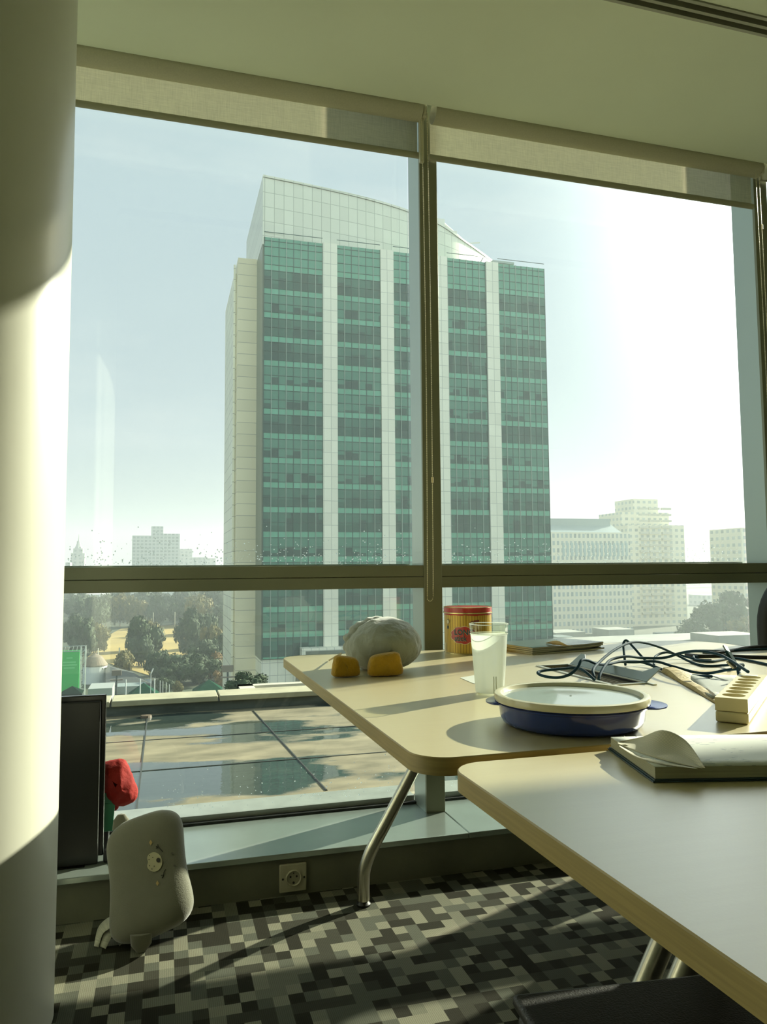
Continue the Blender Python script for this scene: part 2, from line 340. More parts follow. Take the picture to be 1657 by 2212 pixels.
# ---- roller blinds
def fabric_mat():
    M = bpy.data.materials.new('blind_fabric'); M.use_nodes = True; nt = M.node_tree; nt.nodes.clear()
    tc = N(nt, 'ShaderNodeTexCoord')
    def weave(sc):
        mp = N(nt, 'ShaderNodeMapping'); mp.inputs['Scale'].default_value = sc; nt.links.new(tc.outputs['Object'], mp.inputs[0])
        n = N(nt, 'ShaderNodeTexNoise', ins={'Scale': 1, 'Detail': 2}); nt.links.new(mp.outputs[0], n.inputs['Vector']); return n.outputs[0]
    w = math_chain(nt, 'MULTIPLY_ADD', weave((700, 10, 22)), .5, math_chain(nt, 'MULTIPLY', weave((22, 10, 700)), .5))
    cr = N(nt, 'ShaderNodeMapRange', ins={1: .35, 2: .65, 3: .84, 4: 1.1}); nt.links.new(w, cr.inputs[0])
    sc = N(nt, 'ShaderNodeVectorMath', operation='SCALE'); sc.inputs[0].default_value = (.60, .59, .46); nt.links.new(cr.outputs[0], sc.inputs['Scale'])
    d = N(nt, 'ShaderNodeBsdfDiffuse'); tl = N(nt, 'ShaderNodeBsdfTranslucent'); tr = N(nt, 'ShaderNodeBsdfTransparent', ins={0: (.95, .93, .85, 1)})
    nt.links.new(sc.outputs[0], d.inputs[0]); nt.links.new(sc.outputs[0], tl.inputs[0])
    m1 = N(nt, 'ShaderNodeMixShader', ins={0: .55}); nt.links.new(d.outputs[0], m1.inputs[1]); nt.links.new(tl.outputs[0], m1.inputs[2])
    m2 = N(nt, 'ShaderNodeMixShader', ins={0: .16}); nt.links.new(m1.outputs[0], m2.inputs[1]); nt.links.new(tr.outputs[0], m2.inputs[2])
    o = N(nt, 'ShaderNodeOutputMaterial'); nt.links.new(m2.outputs[0], o.inputs[0]); return M
fab = fabric_mat(); roll_m = mat('blind_roll', (.52, .50, .36), .8, noise=.1, nscale=200); bar_m = mat('blind_bar', (.36, .35, .25), .5)
chain_m = mat('chain_plastic', (.62, .56, .36), .25); clip_m = mat('chain_clip', (.75, .62, .35), .3)
bl_specs = [(1, -.50, .9045, 2.545, 'rolled-up fabric blind across the left window, its chain hanging by the central mullion'),
            (2, .932, 2.432, 2.545, 'rolled-up fabric blind across the window right of the central mullion'),
            (3, 2.462, 3.90, 2.68, 'shorter rolled-up blind just showing at the right edge of the frame'), (4, 3.94, 5.41, 2.69, None), (5, 5.45, 6.92, 2.69, None), (6, 6.96, 8.43, 2.69, None)]
for i, x0, x1, zb, lab in bl_specs:
    r = thing('roller_blind', lab or 'rolled-up fabric blind far along the window wall outside the frame', 'window blind', ((x0+x1)/2, 2.545, CEIL), 'roller blinds along the window wall')
    M = Matrix.Translation((x0+.012, 2.543, 2.702)) @ Matrix.Rotation(math.pi/2, 4, 'Y')
    b = MB(); b.lathe([(0, 0), (.040, 0), (.040, x1-x0-.024), (0, x1-x0-.024)], n=32, M=M); b.build('fabric_roll', roll_m, r, smooth=True)
    b = MB(); b.box((x0+.012, 2.580, zb+.01), (x1-.012, 2.5812, 2.71)); b.build('blind_fabric', fab, r)
    b = MB()
    M = Matrix.Translation((x0+.006, 2.5805, zb+.004)) @ Matrix.Rotation(math.pi/2, 4, 'Y')
    b.lathe([(0, 0), (.0125, 0), (.0125, x1-x0-.012), (0, x1-x0-.012)], n=16, M=M, sx=1.0, sy=.6); b.build('bottom_bar', bar_m, r, smooth=True)
    # bracket + chain wheel
    b = MB(); xe = x1+.008 if i == 1 else x0-.004
    M = Matrix.Translation((x1-.010, 2.543, 2.702)) @ Matrix.Rotation(math.pi/2, 4, 'Y')
    b.lathe([(0, 0), (.030, 0), (.034, .004), (.034, .012), (.028, .016), (0, .016)], n=24, M=M); b.box((x1-.008, 2.52, 2.67), (x1+.006, 2.57, 2.74)); b.build('bracket', mat('bracket_plastic', (.55, .52, .38), .4), r, smooth=True)
def bead_chain(xa, xb, ztop, zbot, y, parent, clipz):
    path = []; w = (xb-xa)/2; xc = (xa+xb)/2; L = ztop-zbot-w
    n = int(L/.0065)
    pa = [(xa+(.006*math.sin(k/n*3)), y, ztop-L*k/n) for k in range(n)]
    arc = [(xc-w*math.cos(t*math.pi/6), y, zbot+w-w*math.sin(t*math.pi/6)*1.2) for t in range(1, 6)]
    pb = [(xb+(.004*math.sin(k/n*3)), y, ztop-L*k/n) for k in range(n)][::-1]
    pts = pa+arc+pb; b = MB(); b.tube(pts, .0006, 5)
    for p in pts: b.sphere(p, .0021, 6, 4)
    b.build('bead_chain', chain_m, parent, smooth=True)
    b = MB(); M = Matrix.Translation((xb+.003, y, clipz)); b.lathe([(0, -.010), (.0035, -.010), (.0035, .010), (0, .010)], n=12, M=M); b.build('chain_clip', clip_m, parent, smooth=True)
blinds = [o for o in bpy.data.objects if o.name.startswith('roller_blind')]
bead_chain(.893, .915, 2.69, .885, 2.530, blinds[0], 1.235+.08)
bead_chain(2.391, 2.409, 2.66, .95, 2.52, blinds[2], 2.43)
b = MB(); b.box((.888, 2.535, 2.50), (.904, 2.55, 2.70)); b.build('chain_guard', mat('guard', (.55, .53, .38), .4), blinds[0], bevel=.002)

# ---- round column
def col_mat():
    M = mat('column_paint', (.66, .65, .54), .38, noise=.10, nscale=2.5, bump=.04, bscale=6, stretch=(1, 1, .6)); return M
b = MB(); b.lathe([(0, 0), (.222, 0), (.222, CEIL), (0, CEIL)], c=(-.449, 1.904, 0), n=96)
c_o = b.build('column', col_mat(), smooth=True); tag(c_o, 'smooth cream-painted round column at the left edge, half in sunlight', 'column', kind='structure')
mod = c_o.modifiers.new('e', 'EDGE_SPLIT'); mod.split_angle = math.radians(50)

# ================================================================== TABLES
def laminate():
    M = bpy.data.materials.new('beech_laminate'); M.use_nodes = True; nt = M.node_tree; p = nt.nodes['Principled BSDF']
    p.inputs['Roughness'].default_value = .30; p.inputs['IOR'].default_value = 1.6; p.inputs['Coat Weight'].default_value = 1.0; p.inputs['Coat Roughness'].default_value = .36; p.inputs['Coat IOR'].default_value = 1.95
    tc = N(nt, 'ShaderNodeTexCoord'); mp = N(nt, 'ShaderNodeMapping'); mp.inputs['Scale'].default_value = (2.0, 40, 8); nt.links.new(tc.outputs['Object'], mp.inputs[0])
    n = N(nt, 'ShaderNodeTexNoise', ins={'Scale': 3, 'Detail': 6, 'Roughness': .6}); nt.links.new(mp.outputs[0], n.inputs['Vector'])
    mx = N(nt, 'ShaderNodeMix', data_type='RGBA'); r = N(nt, 'ShaderNodeMapRange', ins={1: .3, 2: .7}); nt.links.new(n.outputs[0], r.inputs[0]); nt.links.new(r.outputs[0], mx.inputs[0])
    mx.inputs[6].default_value = (.57, .49, .27, 1); mx.inputs[7].default_value = (.545, .46, .25, 1); nt.links.new(mx.outputs[2], p.inputs['Base Color'])
    n2 = N(nt, 'ShaderNodeTexNoise', ins={'Scale': 260, 'Detail': 2}); nt.links.new(tc.outputs['Object'], n2.inputs['Vector'])
    bm = N(nt, 'ShaderNodeBump', ins={'Strength': .06, 'Distance': .002}); nt.links.new(n2.outputs[0], bm.inputs['Height']); nt.links.new(bm.outputs[0], p.inputs['Normal'])
    return M
lam = laminate(); edge_m = mat('beech_edge', (.44, .33, .13), .4, noise=.22, nscale=9, stretch=(1, 1, 30))
steel = mat('brushed_steel', (.42, .40, .32), .28, metal=.9, noise=.1, nscale=40); rubber = mat('black_foot', (.012, .012, .01), .5)
TT = .730
def table(label, x0, y0, x1, y1, rs, legs, hole=None):
    t = thing('work_table', label, 'table', ((x0+x1)/2, (y0+y1)/2, 0), 'pale wood tables pushed together')
    pts = rounded(x0, y0, x1, y1, rs, 10)
    b = MB()
    if hole:
        hx0, hy0, hx1, hy1 = hole
        # ring slab around the cable opening
        n = len(pts); hp = [(hx0, hy0), (hx1, hy0), (hx1, hy1), (hx0, hy1)]
        bmx = bmesh.new(); ov = [bmx.verts.new((p[0], p[1], 0)) for p in pts]; hv = [bmx.verts.new((p[0], p[1], 0)) for p in hp]
        es = [bmx.edges.new((ov[i], ov[(i+1) % n])) for i in range(n)]+[bmx.edges.new((hv[i], hv[(i+1) % 4])) for i in range(4)]
        bmesh.ops.triangle_fill(bmx, edges=es, use_beauty=True); bmx.verts.ensure_lookup_table(); bmx.verts.index_update()
        vs = [v.co.copy() for v in bmx.verts]; fs = [tuple(v.index for v in f.verts) for f in bmx.faces]; bmx.free()
        for z in (TT, TT-.024): b.add([(v.x, v.y, z) for v in vs], fs)
        b.add([(p[0], p[1], z) for z in (TT-.024, TT) for p in hp], [(i, (i+1) % 4, 4+(i+1) % 4, 4+i) for i in range(4)])
        b.add([(p[0], p[1], z) for z in (TT-.024, TT) for p in pts], [(i, (i+1) % n, n+(i+1) % n, n+i) for i in range(n)])
        b.build('table_top', lam, t)
    else:
        b.prism(pts, TT-.024, TT); b.build('table_top', lam, t)
    pe = rounded(x0-.0015, y0-.0015, x1+.0015, y1+.0015, [r+.0015 for r in rs], 10); n = len(pe)
    b = MB(); b.add([(p[0], p[1], z) for z in (TT-.0255, TT-.0012) for p in pe]+[(p[0], p[1], TT+.0004) for p in pts]+[(p[0]*.999+t.location.x*.001, p[1]*.999+t.location.y*.001, TT-.0255) for p in pts],
        [(i, (i+1) % n, n+(i+1) % n, n+i) for i in range(n)]+[(n+i, n+(i+1) % n, 2*n+(i+1) % n, 2*n+i) for i in range(n)]+[((i+1) % n, i, 3*n+i, 3*n+(i+1) % n) for i in range(n)])
    b.build('edge_band', edge_m, t, smooth=True)
    for (lx, ly, sgn) in legs:
        P = [(lx, ly, .016), (lx, ly, .06), (lx+sgn*.003, ly, .10), (lx+sgn*.018, ly, .142), (lx+sgn*.045, ly, .19), (lx+sgn*.10, ly, .28), (lx+sgn*.355, ly, TT-.024)]
        b = MB(); b.tube(smooth_path(P, 6), .0185, 24); l = b.build('leg', steel, t, smooth=True)
        b = MB(); b.lathe([(0, 0), (.020, 0), (.021, .006), (.015, .012), (.012, .018), (0, .018)], c=(lx, ly, 0), n=20); b.build('foot', rubber, l, smooth=True)
        b = MB(); b.lathe([(0, 0), (.045, 0), (.045, .004), (0, .004)], c=(lx+sgn*.35, ly, TT-.0285), n=24); b.build('mounting_plate', steel, l, smooth=True)
    return t
HOLE = (.982, 1.525, 1.072, 1.878)
T1 = table('pale wood table by the window holding the tin, cup and cables', .350, 1.028, 1.875, 2.366, (.055, .055, .16, .075), [(.582, 2.25, 1), (.612, 1.09, 1), (1.64, 2.2, -1), (1.64, 1.135, -1)], HOLE)
T2 = table('nearer pale wood table with the open notepad on it', .378, -.36, 1.90, .995, (.05, .05, .05, .05), [(.50, .925, 1), (.50, -.25, 1), (1.68, .925, -1), (1.68, -.25, -1)])
# cable flap set in the table top
fr_m = mat('flap_grey', (.34, .38, .36), .4, metal=.4); rim_m = mat('flap_rim', (.62, .64, .58), .3, metal=.6)
g = thing('cable_flap', 'open grey metal cable flap set into the table by the window', 'cable outlet', (HOLE[0], HOLE[1], TT), None)
b = MB(); hx0, hy0, hx1, hy1 = HOLE
b.box((hx0-.006, hy0-.006, TT+.0005), (hx0+.003, hy1+.006, TT+.003)); b.box((hx1-.003, hy0-.03, TT+.0005), (hx1+.006, hy1+.006, TT+.003)); b.box((hx0-.006, hy0-.006, TT+.0005), (hx1, hy0+.003, TT+.003)); b.box((hx0, hy1-.003, TT+.0005), (hx1, hy1+.006, TT+.003)); b.build('flap_rim', rim_m, g)
b = MB(); b.box((hx0+.004, hy0+.006, TT-.09), (hx1-.004, hy1-.006, TT-.085)); b.box((hx0+.002, hy0+.004, TT-.09), (hx0+.005, hy1-.004, TT)); b.box((hx1-.005, hy0+.004, TT-.09), (hx1-.002, hy1-.004, TT)); b.build('cable_tray', rubber, g)
b = MB()
for k in range(7): b.box((hx0+.012+k*.0115, hy0+.01, TT-.010), (hx0+.0135+k*.0115, hy1-.01, TT-.004))
b.build('brush_strip', mat('brush_strip', (.16, .15, .11), .6), g)
A = Vector((hx1+.004, 0, TT+.003)); fl = ony(1425, 1443, 1.535); ux = Vector((fl.x-A.x, 0, fl.z-A.z)); L_ = ux.length; ux.normalize()
nrm = ux.cross(Vector((0, 1, 0)))
fp = [(0, 1.53), (L_, 1.53), (L_, 1.548), (L_-.022, 1.575), (L_-.022, 1.83), (L_-.004, 1.856), (L_-.004, 1.875), (0, 1.875)]
b = MB(); q = [A+ux*u+Vector((0, v, 0)) for u, v in fp]; n = len(q)
b.add([p-nrm*.001 for p in q]+[p+nrm*.001 for p in q], [tuple(reversed(range(n))), tuple(range(n, 2*n))]+[(i, (i+1) % n, n+(i+1) % n, n+i) for i in range(n)]); b.build('flap_lid', fr_m, g)

# ================================================================== THINGS ON THE TABLES
# ---- biscuit tin
tc_, tr_, th_ = (.937, 2.266), .0765, .1455
tin = thing('biscuit_tin', 'round red and yellow striped biscuit tin reading LONG stick behind the cup', 'tin', (*tc_, TT))
gold = mat('tin_gold', (.62, .50, .22), .25, metal=.8); red = mat('tin_red', (.42, .03, .02), .3, coat=.3); navy = mat('tin_navy', (.02, .05, .07), .35); cream = mat('tin_cream', (.62, .55, .33), .4)
def stripes():
    M = bpy.data.materials.new('tin_stripes'); M.use_nodes = True; nt = M.node_tree; p = nt.nodes['Principled BSDF']; p.inputs['Roughness'].default_value = .3; p.inputs['Metallic'].default_value = .25
    tc = N(nt, 'ShaderNodeTexCoord'); s = N(nt, 'ShaderNodeSeparateXYZ'); nt.links.new(tc.outputs['Object'], s.inputs[0])
    a = math_chain(nt, 'ARCTAN2', s.outputs['Y'], s.outputs['X']); w = math_chain(nt, 'FRACT', math_chain(nt, 'MULTIPLY', a, 26/math.pi/2*2))
    f = math_chain(nt, 'LESS_THAN', w, .3); mx = N(nt, 'ShaderNodeMix', data_type='RGBA'); nt.links.new(f, mx.inputs[0]); mx.inputs[6].default_value = (.55, .36, .05, 1); mx.inputs[7].default_value = (.33, .19, .03, 1)
    n = N(nt, 'ShaderNodeTexNoise', ins={'Scale': 40, 'Detail': 2}); nt.links.new(tc.outputs['Object'], n.inputs[0])
    top = math_chain(nt, 'GREATER_THAN', math_chain(nt, 'ADD', s.outputs['Z'], math_chain(nt, 'MULTIPLY', n.outputs[0], .006)), .1235)
    m2 = N(nt, 'ShaderNodeMix', data_type='RGBA'); nt.links.new(top, m2.inputs[0]); nt.links.new(mx.outputs[2], m2.inputs[6]); m2.inputs[7].default_value = (.40, .03, .02, 1)
    nt.links.new(m2.outputs[2], p.inputs['Base Color']); return M
b = MB(); b.lathe([(0, .002), (tr_-.001, .002), (tr_-.001, .128), (0, .128)], c=(*tc_, TT), n=96); b.build('tin_body', stripes(), tin, smooth=True)
for nm_, pr_ in (('bottom_rim', [(tr_-.003, 0), (tr_+.001, .0005), (tr_+.0012, .003), (tr_-.001, .0045)]), ('neck_rim', [(tr_-.001, .125), (tr_+.0025, .126), (tr_+.0025, .129), (tr_, .130)]), ('lid_edge', [(tr_, .1435), (tr_+.001, .1455), (tr_-.002, .1465), (tr_-.005, .1455)])):
    b = MB(); b.lathe(pr_, c=(*tc_, TT), n=96); b.build(nm_, gold, tin, smooth=True)
b = MB(); b.lathe([(tr_-.002, .1295), (tr_+.0005, .130), (tr_+.0005, .144), (tr_-.003, .145), (0, .1445)], c=(*tc_, TT), n=96); b.build('tin_lid', red, tin, smooth=True)
toC = math.atan2(-tc_[1], -tc_[0])     # direction of the viewer
def wrap(vs, ang0, z0, lift):          # bend flat artwork round the tin; x -> angle
    out = []
    for v in vs:
        a = toC + ang0 + v.x/tr_; r = tr_-.001+lift; out.append((tc_[0]+r*math.cos(a), tc_[1]+r*math.sin(a), TT+z0+v.y))
    return out
def cloud(s, n=72):
    out = []
    for i in range(n):
        a = 2*math.pi*i/n; k = 1+.10*abs(math.cos(4.5*a)); out.append(Vector((.040*s*k*math.cos(a), .0245*s*k*math.sin(a), 0)))
    return out
for s_, l_, m_ in ((1.06, .0006, cream), (1.0, .0010, red)):
    c = cloud(s_); b = MB(); P = [[Vector((v.x*k/6, v.y*k/6, 0)) for v in c+[c[0]]] for k in range(7)]
    for rr in P:
        pass
    W_ = [[Vector(x) for x in wrap(rr, -.20, .060, l_)] for rr in P]; b.grid(W_); b.build('cloud_badge', m_, tin, smooth=True)
for txt, sz, x_, z_ in (('LONG', .0235, -.030, .0615), ('stick', .0225, -.029, .0425)):
    vs, fs = text_mesh(txt, sz, .0006); vs = [Vector((v.x*.95+x_, v.y, 0)) for v in vs]; v0 = [Vector((v.x-.0007, v.y-.0004, 0)) for v in vs]
    b = MB(); b.add(wrap(v0, -.20, z_, .0014), fs); b.build('lettering_outline', cream, tin)
    b = MB(); b.add(wrap(vs, -.20, z_, .0018), fs); b.build('lettering', navy, tin)
def disc(r, cx, cy, n=20): return [Vector((cx+r*math.cos(2*math.pi*i/n), cy+r*math.sin(2*math.pi*i/n), 0)) for i in range(n)]
for r_, cx_, cy_, m_ in ((.0085, -.0585, .1, mat('seal_brown', (.20, .15, .07), .4)), (.006, -.0585, .1, cream), (.0075, .029, .097, mat('badge_brown', (.16, .03, .02), .4)), (.0045, .029, .097, cream)):
    b = MB(); d = disc(r_, cx_, cy_); b.add(wrap(d, -.20, 0, .001 if r_ > .007 else .0014), [tuple(range(20))]); b.build('printed_seal', m_, tin)
b = MB(); d = [Vector(v) for v in ((.033, .099, 0), (.052, .102, 0), (.052, .108, 0), (.034, .106, 0))]; b.add(wrap(d, -.20, 0, .0011), [(0, 1, 2, 3)]); b.build('printed_seal', MATS['badge_brown'], tin)
b = MB(); d = [Vector(v) for v in ((-.078, .008, 0), (-.071, .008, 0), (-.071, .034, 0), (-.078, .034, 0))]; b.add(wrap(d, -.20, 0, .0012), [(0, 1, 2, 3)]); b.build('barcode_panel', cream, tin)
b = MB(); d = [Vector(v) for v in ((-.062, .078, 0), (-.055, .078, 0), (-.055, .088, 0), (-.062, .088, 0))]; b.add(wrap(d, -.20, 0, .0012), [(0, 1, 2, 3)]); b.build('printed_seal', navy, tin)

# ---- frosted cup
cc = (.675, 1.515); cup = thing('plastic_cup', 'tall frosted clear plastic tumbler beside the blue container', 'cup', (*cc, TT))
fro = bpy.data.materials.new('frosted_plastic'); fro.use_nodes = True; nt = fro.node_tree; nt.nodes.clear()
d = N(nt, 'ShaderNodeBsdfDiffuse', ins={0: (.68, .72, .68, 1)}); tl = N(nt, 'ShaderNodeBsdfTranslucent', ins={0: (.62, .67, .64, 1)}); tr = N(nt, 'ShaderNodeBsdfTransparent', ins={0: (.95, .97, .93, 1)}); gg = N(nt, 'ShaderNodeBsdfGlossy', ins={'Roughness': .18})
m1 = N(nt, 'ShaderNodeMixShader', ins={0: .55}); m2 = N(nt, 'ShaderNodeMixShader', ins={0: .16}); m3 = N(nt, 'ShaderNodeMixShader', ins={0: .06}); o = N(nt, 'ShaderNodeOutputMaterial')
nt.links.new(d.outputs[0], m1.inputs[1]); nt.links.new(tl.outputs[0], m1.inputs[2]); nt.links.new(m1.outputs[0], m2.inputs[1]); nt.links.new(tr.outputs[0], m2.inputs[2]); nt.links.new(m2.outputs[0], m3.inputs[1]); nt.links.new(gg.outputs[0], m3.inputs[2]); nt.links.new(m3.outputs[0], o.inputs[0])
clearp = glass_mat('clear_plastic', (.96, .97, .92))
b = MB(); b.lathe([(.0305, .004), (.0395, .126)], c=(*cc, TT), n=64); b.build('frosted_wall', fro, cup, smooth=True)
b = MB(); b.lathe([(.0395, .126), (.0400, .1265), (.0418, .147), (.0414, .1485), (.0400, .148), (.0380, .127)], c=(*cc, TT), n=64); b.build('clear_rim', clearp, cup, smooth=True)
b = MB(); b.lathe([(0, .006), (.029, .006), (.0305, .004), (.030, .0005), (0, .0005)], c=(*cc, TT), n=64); b.build('cup_base', clearp, cup, smooth=True)
cv = Vector((-cc[0], -cc[1], 0)).normalized(); cs = Vector((-cv.y, cv.x, 0)); b = MB()
for o_s in (.0085, .0135):
    for k_ in (1,):
        p0 = Vector((cc[0], cc[1], TT+.004))+cs*o_s+cv*math.sqrt(.0309**2-o_s**2); p1 = Vector((cc[0], cc[1], TT+.040))+cs*o_s+cv*math.sqrt(.0338**2-o_s**2); b.tube([p0, p1], .0011, 6)
b.build('moulded_rib', fro, cup, smooth=True)
b = MB(); b.lathe([(.0396, .1265), (.0409, .127), (.0409, .1283), (.0400, .1285)], c=(*cc, TT), n=64); b.lathe([(.0407, .1478), (.0423, .148), (.0420, .1493), (.0407, .1492)], c=(*cc, TT), n=64); b.build('rim_bead', fro, cup, smooth=True)

# ---- blue round container
kc = (.677, 1.180); box_ = thing('food_container', 'round dark blue plastic food container with a translucent white lid', 'container', (*kc, TT))
blue = mat('container_blue', (.018, .04, .20), .16, spec=.6); lidm = bpy.data.materials.new('container_lid'); lidm.use_nodes = True
p = lidm.node_tree.nodes['Principled BSDF']; p.inputs['Base Color'].default_value = (.56, .53, .38, 1); p.inputs['Roughness'].default_value = .16; p.inputs['Subsurface Weight'].default_value = .2; p.inputs['Subsurface Radius'].default_value = (.02, .02, .015)
lp = mat('container_lid_panel', (.33, .38, .36), .08, spec=.7)
b = MB(); b.lathe([(0, .001), (.108, .001), (.117, .006), (.121, .014), (.1235, .034), (.1275, .0355), (.1280, .038), (.124, .040), (.1235, .047), (.12, .047), (.118, .012), (0, .006)], c=(*kc, TT), n=96); b.build('container_body', blue, box_, smooth=True)
b = MB(); b.lathe([(.1235, .0405), (.1305, .0415), (.1315, .046), (.130, .0525), (.1255, .0540), (.120, .0525), (.1175, .0475), (.1165, .0462)], c=(*kc, TT), n=96); b.build('lid_rim', lidm, box_, smooth=True)
b = MB(); b.lathe([(.1168, .0464), (.114, .0462), (.05, .0472), (.002, .0476), (.0018, .0485), (0, .0485)], c=(*kc, TT), n=96); b.build('lid_panel', lp, box_, smooth=True)
for ang, ln in ((math.radians(-28), .030), (math.radians(152), .018)):
    b = MB(); rows = []
    for i in range(17):
        a = ang+math.radians(-20+40*i/16); e_ = math.sin(math.pi*i/16)**.5
        row = []
        for rr, zz in ((.124, .040), (.128+ln*.4*e_, .0395), (.128+ln*e_, .0375), (.128+ln*e_, .0355), (.128+ln*.4*e_, .0365), (.124, .036)): row.append(Vector((kc[0]+rr*math.cos(a), kc[1]+rr*math.sin(a), TT+zz)))
        rows.append(row)
    b.grid(rows); b.build('lifting_tab', blue, box_, smooth=True)

# ---- stick beside the cup (short clear plastic stick standing in front of it)
sp_ = onz(1069, 1500, TT)

# ---- power strip
A0 = onz(1546, 1560, TT); dr = Vector((.745, .667, 0)).normalized(); sd_ = Vector((.667, -.745, 0))
Mst = Matrix.Translation(A0) @ Matrix(((sd_.x, dr.x, 0, 0), (sd_.y, dr.y, 0, 0), (0, 0, 1, 0), (0, 0, 0, 1)))
ps = thing('power_strip', 'cream plastic power strip with a row of round sockets on the far table', 'power strip', A0)
pm = mat('strip_cream', (.66, .60, .38), .35, spec=.4); pin = mat('socket_inside', (.42, .33, .13), .5); hp_ = mat('socket_hole', (.02, .015, .01), .6)
Wd, Hh, Ln = .052, .043, .335
b = MB(); b.box((0, 0, .001), (Wd, Ln, .0195), Mst); b.build('strip_base', pm, ps, bevel=.003)
b = MB(); b.box((.0005, .0005, .0205), (Wd-.0005, Ln-.0005, Hh-.0165), Mst)
b.build('strip_cover', pm, ps)
# top plate with real round wells
b = MB(); zt = Hh; r_ = .0190; ny = 7; y_s = .016; pitch = .0415
def well(b, cx_, cy_, hx, hy):
    n = 32; sq = []; ci = []
    for i in range(n):
        a = 2*math.pi*(i+.5)/n; c_, s_ = math.cos(a), math.sin(a); k = 1/max(abs(c_)/hx, abs(s_)/hy); sq.append((cx_+c_*k, cy_+s_*k)); ci.append((cx_+r_*c_, cy_+r_*s_))
    vs = [Mst @ Vector((x, y, zt)) for x, y in sq]+[Mst @ Vector((x, y, zt)) for x, y in ci]+[Mst @ Vector((x, y, zt-.016)) for x, y in ci]
    b.add(vs, [(i, (i+1) % n, n+(i+1) % n, n+i) for i in range(n)]+[(n+i, n+(i+1) % n, 2*n+(i+1) % n, 2*n+i) for i in range(n)])
for k in range(ny): well(b, Wd/2, y_s+.02+k*pitch, Wd/2, pitch/2)
yt = y_s+.02-pitch/2; ye = y_s+.02+(ny-.5)*pitch
def q4(b, x0, y0, x1, y1, z): b.add([Mst @ Vector(v) for v in ((x0, y0, z), (x1, y0, z), (x1, y1, z), (x0, y1, z))], [(0, 1, 2, 3)])
q4(b, 0, 0, Wd, yt, zt); q4(b, 0, ye, Wd, Ln, zt)
b.add([Mst @ Vector((x, y, z)) for z in (.0205, zt) for x, y in ((0, 0), (Wd, 0), (Wd, Ln), (0, Ln))], [(i, (i+1) % 4, 4+(i+1) % 4, 4+i) for i in range(4)])
b.build('strip_top', pm, ps)
for k in range(ny):
    b = MB(); b.lathe([(0, 0), (r_-.0003, 0)], n=28, M=Mst @ Matrix.Translation((Wd/2, y_s+.02+k*pitch, zt-.0155))); s_o = b.build('socket', pin, ps)
    for sx_ in (-.0068, .0068):
        b = MB(); b.lathe([(0, 0), (.0026, 0), (.0026, .0006), (0, .0006)], n=10, M=Mst @ Matrix.Translation((Wd/2+sx_*.7, y_s+.02+k*pitch+sx_*.7, zt-.0154))); b.build('pin_hole', hp_, s_o)
b = MB(); b.box((.012, Ln-.03, zt), (.036, Ln-.013, zt+.0006), Mst); b.build('strip_sticker', mat('sticker_white', (.75, .78, .72), .4), ps)

# ---- magazines in a stack and the scrap on them
paper_m = mat('page_paper', (.55, .53, .42), .7, noise=.15, nscale=30); cover_m = mat('magazine_cover', (.10, .13, .11), .22, noise=.3, nscale=8)
M0 = onz(1150, 1415, TT); ang = math.radians(12)
for k in range(4):
    a = ang+(-.05, .03, -.02, .0)[k]; Mm = Matrix.Translation((M0.x+.002*k, M0.y+.003*k, TT+.0006+k*.0052)) @ Matrix.Rotation(a, 4, 'Z')
    r = thing('magazine', ['magazine with creased cover at the bottom of the stack behind the cables', 'second magazine up in the stack behind the cables', 'third magazine up in the stack, just under the dark top one', 'dark-covered magazine topmost of the stack behind the cables'][k], 'magazine', Mm.translation, 'magazines stacked behind the cables')
    wm, hm = (.285, .292, .288, .295)[k], .205
    P = [[Mm @ Vector((u/12*wm, v*hm, (.003 if u > 9 else 0)*(u-9)/3*(1-v)*1.2)) for v in (0, .33, .66, 1)] for u in range(13)]
    b = MB(); lo = [[p.copy() for p in row] for row in P]; hi = [[p+Vector((0, 0, .0040)) for p in row] for row in P]; b.grid(lo); b.grid(hi)
    for i in range(12): b.add([lo[i][0], lo[i+1][0], hi[i+1][0], hi[i][0]], [(0, 1, 2, 3)]); b.add([lo[i][3], lo[i+1][3], hi[i+1][3], hi[i][3]], [(0, 1, 2, 3)])
    for j in range(3): b.add([lo[0][j], lo[0][j+1], hi[0][j+1], hi[0][j]], [(0, 1, 2, 3)]); b.add([lo[12][j], lo[12][j+1], hi[12][j+1], hi[12][j]], [(0, 1, 2, 3)])
    b.build('page_block', paper_m, r)
    b = MB(); b.grid([[p+Vector((0, 0, .0045)) for p in row] for row in P]); b.build('front_cover', cover_m, r, solid=.0006)
s0 = onz(1186, 1391, TT+.023); s1 = onz(1234, 1396, TT+.023)
b = MB(); rows = []
for i in range(9):
    t = i/8; c_ = s0.lerp(s1, t); h_ = .012*math.sin(math.pi*min(1, t*1.1+.12))+.001; w_ = .022*(1-.5*t)
    rows.append([c_+Vector((0, -w_, 0)), c_+Vector((0, -w_*.6, h_*.8)), c_+Vector((0, 0, h_)), c_+Vector((0, w_*.6, h_*.7)), c_+Vector((0, w_, 0))])
b.grid(rows); tag(b.build('paper_wrapper', mat('wrapper_tan', (.60, .45, .20), .5, noise=.2, nscale=60), smooth=True, solid=.0008), 'crumpled tan paper wrapper lying on the dark magazine', 'wrapper')

